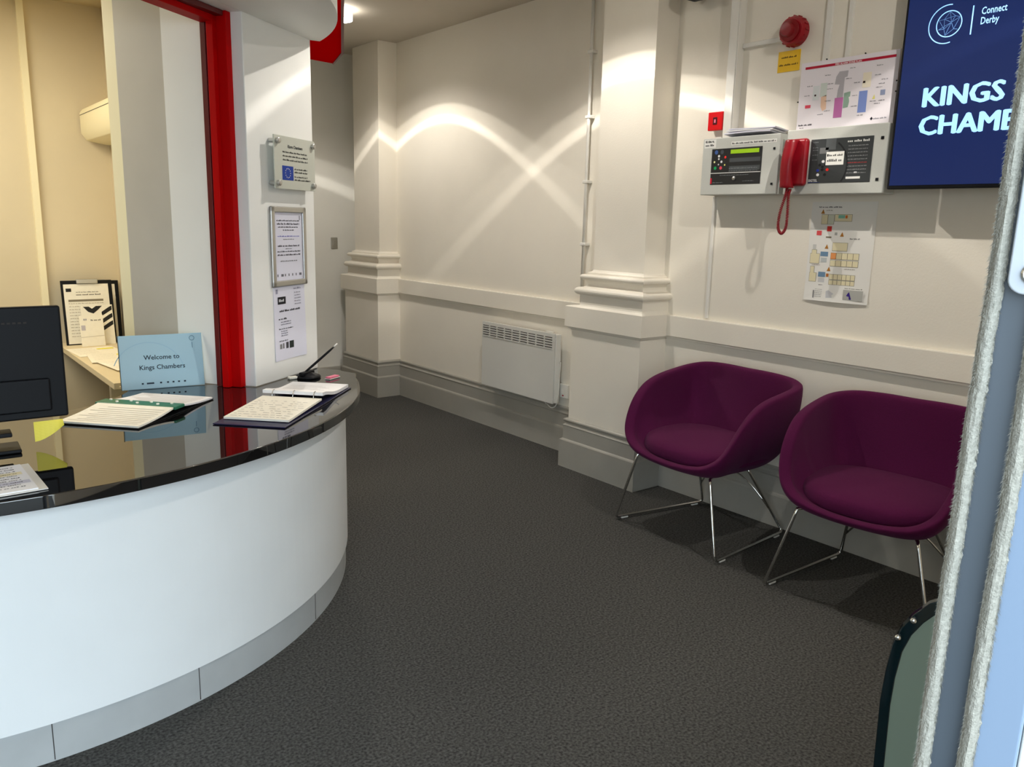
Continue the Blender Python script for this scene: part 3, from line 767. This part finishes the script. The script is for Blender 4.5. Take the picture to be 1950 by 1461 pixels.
# ------------------------------------------------------------------ signs on the pier
def FC(d, z, n=0.):
    return frame(tuple(DN(d, -n, z)), tuple(DV), (0, 0, 1), tuple(-NV))
pq = empty('acrylic_plaque', FC(.275, 1.512, .0), 'frosted acrylic plaque with blue twelve-star flag, topmost on the white pier', 'sign')
MB().box(-.150, .150, 0, .203, .030, .035).build('plate', M_plaque, pq, bevel=.001)
for x in (-.130, .130):
    for y in (.022, .182):
        MB().lathe([(.009, .001), (.009, .030), (.0115, .0301), (.0115, .046), (.009, .048)], 16, T=Matrix.Translation((x, y, 0))).build('standoff', M_steel, pq, bevel=.001)
p = Print(); z = .0356; K = flat(50, 50, 48)
p.text('Kings Chambers', 0, .160, .0165, K, z, 'CENTER', .0005)
for k in range(3): p.words(-.092, .140 - k * .015, .185, .007, K, z, k + 3)
p.rect(-.098, .035, -.018, .090, flat(30, 60, 150), z)
for k in range(12):
    a = k * math.pi / 6; x = -.058 + .018 * math.cos(a); y = .0625 + .018 * math.sin(a)
    p.poly([(x + (.0032 if q % 2 == 0 else .0014) * math.sin(q * math.pi / 5), y + (.0032 if q % 2 == 0 else .0014) * math.cos(q * math.pi / 5), z + .0004) for q in range(10)], flat(230, 225, 200))
for k, yy in enumerate((.078, .066, .048, .036)): p.words(-.010, yy, .098 if k < 3 else .12, .007, K, z, k + 9)
p.build('print', parent=pq)

sf = empty('notice_frame', FC(.257, 1.124), 'silver snap frame holding a centred text notice, below the acrylic plaque', 'frame')
b = MB(); FW, FH = .128, .320
def bar(x0, y0, x1, y1):
    b.box(x0, x1, y0, y1, 0, .010)
for r_ in ((-FW, 0, -FW + .024, FH), (FW - .024, 0, FW, FH), (-FW, 0, FW, .024), (-FW, FH - .024, FW, FH)):
    MB().box(r_[0], r_[2], r_[1], r_[3], 0, .012).build('frame_bar', M_steel, sf, bevel=.005, seg=3)
MB().box(-FW + .022, FW - .022, .022, FH - .022, 0, .004).build('notice', M_paperlil, sf)
p = Print(); z = .0046; K = flat(60, 60, 70)
for yy, w, h_, c in [(.262, .17, .006, K), (.248, .165, .008, K), (.236, .15, .006, K), (.224, .08, .006, K), (.200, .16, .005, flat(90, 90, 190)), (.188, .08, .004, flat(120, 120, 120)), (.160, .16, .008, K), (.150, .05, .004, K), (.138, .17, .006, K), (.124, .17, .007, K), (.100, .13, .005, flat(110, 110, 110))]:
    p.words(-w / 2, yy, w, h_, c, z, int(yy * 1000))
for k in range(7): p.rect(-.09 + k * .027, .040, -.09 + k * .027 + (.018 if k in (1, 6) else .007), .050, flat(110, 110, 118), z)
p.rect(.082, .268, .088, .286, flat(130, 130, 140), z)
p.build('print', parent=sf)

np_ = empty('paper_notice', FC(.253, .820), 'white paper notice with small black logo taped under the silver frame', 'notice')
b = MB(); rows = [[(x, y, .0015 + .006 * (abs(x) / .115) ** 3 * (1 - y / .3) * (1 if x > 0 else .4)) for x in [-.116 + .232 * i / 8 for i in range(9)]] for y in [.303 * j / 8 for j in range(9)]]
b.grid(rows); b.build('sheet', M_paperlil, np_, solid=.0006)
p = Print(); z = .0030; K = flat(60, 60, 66)
p.rect(-.088, .232, -.030, .262, flat(34, 34, 38), z); p.words(-.080, .242, .040, .012, flat(210, 210, 215), z + .0004, 2)
ring_c = flat(150, 150, 170)
for k in range(5): p.words(.035, .272 - k * .012, .05, .005, flat(110, 110, 125), z + .0002 * 0 + .001, k)
p.rect(-.100, .276, -.086, .294, ring_c, z); p.words(.03, .288, .055, .008, flat(140, 140, 160), z + .001, 4)
p.words(-.078, .200, .165, .009, K, z, 8); p.words(-.085, .168, .06, .008, K, z, 1)
for k in range(2): p.words(-.070, .156 - k * .010, .075, .005, flat(110, 110, 125), z, k)
p.words(-.085, .128, .105, .006, K, z, 6)
for k in range(3): p.words(-.070, .118 - k * .009, .05, .005, flat(110, 110, 125), z, k)
p.words(-.085, .078, .07, .006, K, z, 6)
p.rect(-.082, .048, -.066, .068, flat(130, 130, 130), z); p.rect(-.060, .048, -.050, .070, flat(120, 120, 120), z); p.rect(-.036, .046, -.018, .072, flat(70, 70, 74), z); p.rect(-.010, .044, .022, .074, flat(40, 48, 44), z)
p.build('print', parent=np_)

# ------------------------------------------------------------------ things on the counter
TOP = .741
# welcome sign
a = math.atan2(3.206 - 3.245, .986 - .693)
sgn = empty('welcome_sign', Matrix.Translation((.694, 3.243, TOP)) @ Matrix.Rotation(a, 4, 'Z') @ Matrix.Rotation(math.radians(90 - 8), 4, 'X'), 'pale blue acrylic desk sign reading Welcome to Kings Chambers', 'sign')
MB().box(0, .297, .002, .205, -.0035, -.0005).build('card', M_bluecard, sgn)
MB().box(-.002, .299, 0, .207, -.0065, -.004).build('back_sheet', M_bluecard, sgn)
MB().box(-.003, .300, .0115, .0150, -.07, -.007).build('foot', M_acrylic, sgn)
MB().box(-.003, .0, .0, .208, -.007, .001).build('edge', M_acrylic, sgn)
p = Print(); z = .0002; K = flat(40, 56, 72); K2 = flat(90, 130, 156)
p.text('Welcome to', .148, .112, .025, K, z, 'CENTER', .0003); p.text('Kings Chambers', .148, .074, .025, K, z, 'CENTER', .0003)
for k, x in enumerate((.07, .088, .135, .160, .180, .20, .222)): p.rect(x, .018, x + (.026 if k == 1 else .007), .024, K, z)
ring2 = [(.258, .185)]
for k in range(16):
    t0 = k * math.pi / 8; t1 = (k + 1) * math.pi / 8
    p.poly([(.262 + .010 * math.cos(t0), .188 + .010 * math.sin(t0), z), (.262 + .010 * math.cos(t1), .188 + .010 * math.sin(t1), z), (.262 + .008 * math.cos(t1), .188 + .008 * math.sin(t1), z), (.262 + .008 * math.cos(t0), .188 + .008 * math.sin(t0), z)], K2)
p.rect(.261, .150, .263, .172, K2, z)
Lb = flat(166, 204, 222)
for k in range(18):
    t0 = math.radians(15 + k * 8); t1 = t0 + math.radians(8)
    p.poly([(.10 + .13 * math.cos(t0), .05 + .13 * math.sin(t0), .0001), (.10 + .13 * math.cos(t1), .05 + .13 * math.sin(t1), .0001), (.10 + .127 * math.cos(t1), .05 + .127 * math.sin(t1), .0001), (.10 + .127 * math.cos(t0), .05 + .127 * math.sin(t0), .0001)], Lb)
p.build('print', parent=sgn)

def page(b, x0, x1, y0, y1, zc, curl, m=None, th=.004, n=10):
    rows = [[(x0 + (x1 - x0) * i / n, y, zc(x0 + (x1 - x0) * i / n, (y - y0) / (y1 - y0)) + t_) for i in range(n + 1)] for y in (y0, (y0 + y1) / 2, y1) for t_ in (0,)]
    top = [[(x, y, z + th) for x, y, z in r_] for r_ in rows]
    b.grid(rows, m); b.grid(top, m); b.grid([rows[0], top[0]], m); b.grid([rows[-1], top[-1]], m)
    b.grid([[r_[0] for r_ in rows], [r_[0] for r_ in top]], m); b.grid([[r_[-1] for r_ in rows], [r_[-1] for r_ in top]], m)

# open document folder with green spine. local x along the spread (front page -> back page), y along the spine
A = Vector((.412, 2.83)); B = Vector((.597, 2.62)); Cc = Vector((.73, 3.14)); Dd = Vector((.935, 2.91))
ax = ((Cc + Dd) / 2 - (A + B) / 2); Lx = ax.length; axn = ax / Lx
fo = empty('document_folder', TZ(*((A + B) / 2), TOP, math.atan2(axn.y, axn.x)), 'open plastic document folder with green spine lying before the welcome sign', 'folder')
# y positive = left of travel
hw = .140
def zf(x, v): return .006 + .010 * math.exp(-((x - Lx / 2) / .05) ** 2)
b = MB(); page(b, 0, Lx * .46, -hw, hw, lambda x, v: .003 + .018 * (x / (Lx * .46)) ** 2, 0, th=.006); b.build('front_pages', M_papwarm, fo, smooth=False)
b = MB(); page(b, Lx * .575, Lx, -hw, hw, lambda x, v: .003 + .016 * ((Lx - x) / (Lx * .46)) ** 2, 0, th=.006); b.build('back_pages', M_paper, fo)
MB().box(Lx * .44, Lx * .57, -hw - .008, hw + .012, .016, .028).build('spine', M_green, fo, bevel=.004)
MB().box(-.003, Lx + .0, -hw - .004, hw + .004, 0, .003).build('cover', M_black, fo)
g = MB()
for k in range(7): g.lathe([(.005, 0), (.005, .004)], 10, T=Matrix.Translation((Lx * (.48 if k % 2 else .53), -hw + .03 + k * .038, .028)))
tag(g.build('spine_clip', M_papwarm, fo), kind='stuff')
p = Print(); Kf = flat(196, 192, 186)
for k in range(9):
    x = .02 + k * .018
    p.poly([(x, -hw + .015, .0105 + .018 * (x / (Lx * .46)) ** 2), (x + .003, -hw + .015, .0105 + .018 * (x / (Lx * .46)) ** 2), (x + .003, hw - .02 - (k % 3) * .02, .0105 + .018 * (x / (Lx * .46)) ** 2), (x, hw - .02 - (k % 3) * .02, .0105 + .018 * (x / (Lx * .46)) ** 2)], Kf)
    x2 = Lx - .02 - k * .018; zz = .0105 + .016 * ((Lx - x2) / (Lx * .46)) ** 2
    p.poly([(x2, -hw + .015, zz), (x2 + .003, -hw + .015, zz), (x2 + .003, hw - .02 - (k % 4) * .02, zz), (x2, hw - .02 - (k % 4) * .02, zz)], Kf)
p.build('print', parent=fo)

# ring binder
A = Vector((.806, 2.545)); B = Vector((.980, 2.395)); Cc = Vector((1.290, 3.02)); Dd = Vector((1.430, 2.835))
ax = ((Cc + Dd) / 2 - (A + B) / 2); Lb_ = ax.length; axn = ax / Lb_
bi = empty('ring_binder', TZ(*((A + B) / 2), TOP, math.atan2(axn.y, axn.x)), 'open navy ring binder with handwritten sign-in pages on the counter end', 'binder')
hw = .122; mid = Lb_ * .56
MB().box(0, mid - .02, -hw, hw, 0, .004).build('front_cover', M_navy, bi, bevel=.001)
MB().box(mid + .02, Lb_ + .0, -hw, hw, 0, .004).build('back_cover', M_navy, bi, bevel=.001)
MB().box(mid - .019, mid + .019, -hw, hw, 0, .005).build('spine', M_navy, bi, bevel=.001)
b = MB(); page(b, .055, mid - .012, -hw + .010, hw - .010, lambda x, v: .005 + .010 * (x / mid), 0, th=.007); b.build('left_pages', M_papwarm, bi)
b = MB(); page(b, mid - .006, Lb_ - .012, -hw + .008, hw - .008, lambda x, v: .006 + .024 * math.exp(-((x - mid) / .09) ** 2), 0, th=.012); b.build('right_pages', M_paper, bi)
for k in range(3):
    y = -hw + .038 + k * .078
    MB().tube([(mid - .004 + .017 * math.cos(t), y, .018 + .026 * math.sin(t)) for t in [math.pi * q / 12 for q in range(13)]], .0016, 8).build('ring', M_chrome, bi, smooth=True)
p = Print(); Kf = flat(150, 148, 150)
for k in range(9):
    x = .075 + k * .026
    if x > mid - .03: break
    zz = .0126 + .010 * (x / mid)
    yy = hw - .022
    rnd = random.Random(k)
    while yy > -hw + .03:
        w = rnd.uniform(.008, .026)
        p.poly([(x, yy, zz), (x + .003, yy - .002, zz), (x + .003, yy - w, zz), (x, yy - w, zz)], Kf); yy -= w + rnd.choice((.004, .006, .022))
for k in range(6):
    x = mid + .12 + k * .018
    if x > Lb_ - .03: break
    zz = .0186 + .024 * math.exp(-((x - mid) / .09) ** 2)
    p.poly([(x, hw - .03, zz), (x + .002, hw - .03, zz), (x + .002, -hw + .05 + (k % 3) * .02, zz), (x, -hw + .05 + (k % 3) * .02, zz)], Kf)
p.build('handwriting', parent=bi)

# desk pen on its stand, beside the pier
pn = empty('desk_pen_set', TZ(1.395, 3.135, TOP), 'black desk pen slanting out of a black stand beside the white pier', 'pen')
MB().lathe([(.052, 0), (.054, .004), (.050, .010), (.030, .018), (.012, .022)], 28).build('stand', M_black, pn, smooth=True)
MB().box(-.05, .035, -.012, .012, .012, .028, T=Matrix.Rotation(.55, 4, 'Z')).build('holder_arm', M_black, pn, bevel=.005)
MB().tube([(-.015, 0, .022), (.025, .0, .050), (.10, .0, .105), (.128, .0, .126)], .005, 10, taper=[.004, .0055, .005, .003]).build('pen', M_black, pn, smooth=True)
MB().tube([(.112, .0, .114), (.138, .0, .134)], .0035, 8).build('pen_tip', M_plastic, pn, smooth=True)
MB().box(-.085, -.045, -.010, .016, .0, .010).build('tape_piece', M_papwarm, pn, bevel=.003)
tg = empty('pink_tag', TZ(1.475, 3.065, TOP, .5), 'small pink and clear key tag beside the pen stand', 'tag')
MB().box(-.035, .030, -.012, .012, .004, .010).build('card', M_pink, tg, bevel=.001)
MB().box(-.038, .034, -.014, .014, .0, .004).build('sleeve', M_plastic, tg, bevel=.001)
MB().tube([(.030 + .012 * math.cos(t), .012 * math.sin(t), .004) for t in [2 * math.pi * q / 16 for q in range(16)]], .001, 6, closed=True).build('split_ring', M_chrome, tg)

# monitor seen from behind
mo = empty('computer_monitor', TZ(.16, 2.60, TOP, math.radians(-2)), 'black computer monitor seen from behind at the left of the counter', 'monitor')
MB().box(-.30, .246, -.012, .012, .078, .399).build('screen_back', M_black, mo, bevel=.006, seg=3)
MB().box(-.26, .205, -.022, -.010, .10, .195).build('lower_cover', M_black, mo, bevel=.006)
g = MB()
for k in range(22): g.box(-.12 + k * .013, -.112 + k * .013, -.0135, -.011, .352, .357)
tag(g.build('vent_slot', M_dark, mo), kind='stuff')
MB().box(-.05, .035, -.03, .0, .02, .12).build('stand_neck', M_black, mo, bevel=.004)
MB().box(-.14, .116, -.075, .03, .0, .010).build('stand_foot', M_black, mo, bevel=.003)
MB().box(-.12, .098, -.06, .0, .044, .056).build('stand_tray', M_black, mo, bevel=.003)
st = empty('sticky_note', TZ(.385, 2.578, .741 + .012), 'bright yellow sticky note hanging from the bottom edge of the monitor', 'note')
b = MB()
rows = []
for j in range(7):
    t = j / 6
    rows.append([(-.072 + .074 * i / 6 - .0 * t, -.006 - .016 * t * (i / 6), .058 - (.058 * (1 - .75 * (i / 6) ** 1.6)) * t + .002) for i in range(7)])
b.grid(rows); b.build('note', M_yellow, st, solid=.0006)

# leaflets lying at the front left of the top
lf = empty('leaflet', TZ(.175, 2.265, TOP, math.radians(2)), 'printed leaflets in a clear sleeve at the left front of the counter top', 'leaflet')
MB().box(-.12, .10, -.125, .125, 0, .003).build('sleeve', M_plastic, lf, bevel=.001)
MB().box(-.115, .080, -.118, .118, .003, .006).build('sheet', M_paper, lf)
p = Print(); z = .0066
for k in range(10): p.words(-.10, .09 - k * .020, .16, .007, flat(120, 118, 122), z, k)
p.rect(-.11, .02, .07, .045, flat(236, 226, 190), z); p.rect(-.11, -.06, .075, -.035, flat(200, 200, 214), z)
p.build('print', parent=lf)
# ------------------------------------------------------------------ office shelf with clipboards
sh = empty('office_shelf', TZ(.93, 4.4, .70), 'pale wall shelf in the office behind the welcome sign', 'shelf')
MB().box(-.185, .145, -.78, .518, -.028, 0).build('board', M_beige, sh, bevel=.002)
MB().box(-.12, -.06, -.40, -.36, -.20, -.028).build('bracket', M_steel, sh)
def clipboard(x, y, tilt, label, w=.225, h_=.318, m=None):
    e = empty('clipboard', Matrix.Translation((x, y, .7005)) @ Matrix.Rotation(math.radians(90 - tilt), 4, 'X'), label, 'clipboard', 'clipboards on the office shelf')
    MB().box(0, w, 0, h_, -.004, 0).build('board', M_black, e, bevel=.004)
    MB().box(.012, w - .020, .006, h_ - .02, 0, .003).build('papers', m or M_papwarm, e)
    MB().box(w * .3, w * .72, h_ - .018, h_ + .006, 0, .012).build('clip', M_steel, e, bevel=.003)
    return e
c1 = clipboard(.772, 4.800, 7, 'black clipboard with printed forms standing on the office shelf', w=.25, h_=.345)
p = Print(); z = .0036; K = flat(96, 92, 84)
p.rect(.022, .285, .048, .303, flat(40, 40, 40), z); p.words(.07, .280, .11, .005, K, z, 3); p.words(.07, .265, .12, .008, K, z, 4); p.rect(.03, .232, .20, .243, flat(130, 122, 104), z)
for k in range(12): p.words(.03, .22 - k * .016, .17, .005, flat(170, 160, 140), z, k)
p.build('print', parent=c1)
clipboard(.825, 4.885, 4, 'second black clipboard tucked behind the front one on the office shelf', w=.245, h_=.335)
ar = empty('patterned_leaflet', Matrix.Translation((.850, 4.755, .7005)) @ Matrix.Rotation(math.radians(80), 4, 'X'), 'white leaflet with bold black chevrons leaning on the clipboard', 'leaflet')
MB().box(0, .155, 0, .215, 0, .002).build('sheet', M_papwarm, ar)
p = Print(); K = flat(34, 34, 34); z = .0026
def chev(cx, cy, s, w): p.poly([(cx - s, cy + s * .7, z), (cx, cy, z), (cx + s, cy + s * .7, z), (cx + s, cy + s * .7 + w, z), (cx + s * .45, cy + s * .32 + w, z), (cx, cy + w, z), (cx - s, cy + s * .7 + w, z)], K)
p.poly([(.012, .208, z), (.035, .180, z), (.060, .170, z), (.085, .190, z), (.105, .210, z), (.075, .210, z), (.055, .196, z), (.040, .208, z)], K)
for k in range(3):
    y0 = .105 + k * .040 - .03
    p.poly([(.100, y0, z), (.152, y0 + .032, z), (.152, y0 + .054, z), (.136, y0 + .046, z), (.100, y0 + .022, z)], K)
p.build('chevron_print', parent=ar)
en = empty('envelope', Matrix.Translation((.832, 4.725, .7005)) @ Matrix.Rotation(math.radians(80), 4, 'X'), 'cream envelope with a grey stamp in front of the chevron leaflet', 'envelope')
MB().box(0, .115, 0, .165, 0, .002).build('paper', M_papwarm, en)
p = Print(); z = .0026; p.rect(.006, .085, .026, .112, flat(190, 186, 196), z); p.words(.055, .135, .05, .008, flat(90, 90, 90), z, 2); p.words(.02, .138, .02, .010, flat(160, 160, 170), z, 2)
p.poly([(.0, .05, z), (.115, .055, z), (.115, .052, z), (.0, .047, z)], flat(206, 200, 184)); p.build('print', parent=en)
for k, (x, y, a_) in enumerate([(.81, 4.52, .06), (.84, 4.28, -.10), (.86, 4.02, .12)]):
    e = empty('loose_sheet', TZ(x + .04, y, .7008 + .0035 * k, a_), ('far loose sheet with yellow marking on the office shelf', 'middle loose sheet with yellow marking on the office shelf', 'near loose sheet on the office shelf')[k], 'paper', 'loose sheets on the office shelf')
    MB().box(-.10, .12, -.14, .14, 0, .002).build('sheet', M_papwarm, e)
    p = Print(); p.rect(.03, .05, .11, .09, flat(240, 232, 80), .0026)
    for q in range(5): p.words(-.08, .10 - q * .04, .10, .006, flat(190, 186, 176), .0026, q)
    p.build('print', parent=e)
# white box on the office wall
ob = empty('wall_unit', TZ(1.08, 4.92, 1.917), 'cream boxy wall unit high in the office beside the corner post', 'wall unit')
b = MB(); prof = [(-.14, 0), (-.14, -.105), (-.115, -.140), (-.02, -.155), (0, -.155), (0, .02), (-.125, .02)]
b.grid([[(x, y, z_) for x, z_ in prof] for y in (-.75, -.02)], close=True, caps=True); b.build('casing', M_cream, ob, bevel=.004)
MB().box(-.1415, -.1395, -.74, -.03, -.014, -.012).build('lid_seam', M_dark, ob)

# ------------------------------------------------------------------ door edge in the right foreground
ang = math.radians(70.4); dist = .50
ux = Vector((math.cos(ang), -math.sin(ang), 0)); uo = Vector((-math.sin(ang), -math.cos(ang), 0))
org = Vector((math.sin(ang) * dist, math.cos(ang) * dist, 0))
dr = empty('door_1', frame(tuple(org), tuple(ux), (0, 0, 1), tuple(uo)) @ Matrix.Translation((0, 1.1, 0)) @ Matrix.Rotation(-.0096, 4, 'Z') @ Matrix.Translation((0, -1.1, 0)), 'blue-grey metal edge of the open entrance door with two brush seals', 'door', kind='structure')
def X(deg): return dist * math.tan(math.radians(deg - 70.4))
MB().box(X(69.0), X(71.6), 0, 2.25, -.02, -.002).build('stile', M_bluegrey, dr, bevel=.001)
MB().box(X(71.7), X(74.3), 0, 2.25, -.03, -.0005).build('outer_frame', M_paleblue, dr, bevel=.002)
MB().box(X(74.35), X(80), 0, 2.25, -.04, -.004).build('jamb', M_wall, dr, bevel=.002)
def brush(x0, x1, seed, fringe):
    rnd = random.Random(seed); b = MB(); n = 700; rows = []
    for j in range(n + 1):
        y = .35 + 1.75 * j / n
        wob = .0010 * noise.noise(Vector((y * 9, seed, 0))) + .0006 * noise.noise(Vector((y * 45, seed, 3)))
        row = []
        for k in range(9):
            t = k / 8
            h_ = .0075 * math.sin(math.pi * (.08 + .84 * t)) ** .6
            q = noise.noise(Vector((y * 160, t * 5, seed))) * .0006 + noise.noise(Vector((y * 30, t * 3, seed + 9))) * .0008
            jag = .0009 * noise.noise(Vector((y * 260, 7, seed))) if k in (0, 8) else 0
            if k == 8: jag += .0008 * abs(noise.noise(Vector((y * 420, 3, seed))))
            row.append((x0 + (x1 - x0) * t + wob + jag * (1.3 if k == 8 else .5), y, h_ + q * (1 if 0 < k < 8 else 0)))
        rows.append(row)
    b.grid(rows)
    # loose fibres
    for q in range(26000):
        y = rnd.uniform(.36, 2.05); t = rnd.random(); x = x0 + (x1 - x0) * t
        if q % 3 == 0: x = x1 - .0006; t = .95
        if q % 7 == 0: x = x0 + .0006; t = .05
        L = rnd.uniform(.0014, .0038) if q % 3 == 0 else rnd.uniform(.0016, .0034); dx = (t - .5) * .9 * rnd.uniform(.5, 1.3); dy = -.8 * rnd.uniform(.2, 1); dz = .5
        v = Vector((dx, dy, dz)).normalized() * L; p0 = Vector((x, y, .006 * math.sin(math.pi * (.1 + .8 * t)) ** .6)); w_ = Vector((0, .00014, 0)) if abs(dx) > .3 else Vector((.00014, 0, 0))
        b.add([p0 - w_, p0 + w_, p0 + v], [(0, 1, 2)])
    o = b.build('brush_seal', M_felt, dr, smooth=False)
    return o
brush(X(68.5), X(69.42), 3, 1); brush(X(70.98), X(71.92), 8, 1)
pp = MB(); xx0, xx1, yy0, yy1, rr = X(69.6), X(74.3), 1.370, 1.458, .008
pts = []
for cx_, cy_, a0 in ((xx1 - rr, yy1 - rr, 0), (xx0 + rr, yy1 - rr, 90), (xx0 + rr, yy0 + rr, 180), (xx1 - rr, yy0 + rr, 270)):
    pts += [(cx_ + rr * math.cos(math.radians(a0 + q * 15)), cy_ + rr * math.sin(math.radians(a0 + q * 15))) for q in range(7)]
pp.prism(pts, -.001, .0085); pp.build('fixing_plate', mat('plate_pale', RGB(176, 182, 188), .4), dr, bevel=.001)
MB().lathe([(.0055, .0085), (.0055, .0095), (.0045, .0105)], 18, T=Matrix.Translation((X(70.85), 1.381, 0))).build('screw', M_steel, dr)

# ------------------------------------------------------------------ dark green glass screen by the door
ang = math.radians(65.9); dist = 1.5
ux = Vector((math.cos(ang), -math.sin(ang), 0)); uo = Vector((-math.sin(ang), -math.cos(ang), 0))
gs = empty('glass_screen', frame((math.sin(ang) * dist, math.cos(ang) * dist, 0), tuple(ux), (0, 0, 1), tuple(uo)), 'low green-tinted glass screen with rounded corner and dark polished edge, in front of the door', 'screen')
outl = [(.012, .0), (.006, .30), (.002, .45), (.0, .56), (.003, .62), (.009, .675), (.020, .710), (.036, .738), (.058, .765), (.09, .785), (.14, .80), (.30, .805), (.30, 0)]
inn = [(x + .018 * (1 if y < .6 else .95), y - (.0 if y < .5 else .012 * min(1, (y - .5) / .15))) for x, y in outl[:-2]] + [(.30, .790), (.30, 0)]
b = MB(); b.prism(inn, -.006, .0); b.build('glass_sheet', M_glassg, gs)
b = MB(); n = len(outl) - 1
rows = [[(x, y, -.010) for x, y in outl[:-1]], [(x, y, .004) for x, y in outl[:-1]], [(x, y, .004) for x, y in inn[:-1]], [(x, y, -.010) for x, y in inn[:-1]]]
b.grid(rows + [rows[0]]); b.build('polished_edge', M_glassedge, gs, bevel=.002)
for (x, y) in ((.016, .690), (.037, .728)):
    MB().lathe([(.0055, .004), (.0055, .008), (.003, .010)], 14, T=Matrix.Translation((x, y, 0))).build('edge_glint', M_chrome, gs, smooth=True)  # small chrome discs standing in for bright glints on the polished edge
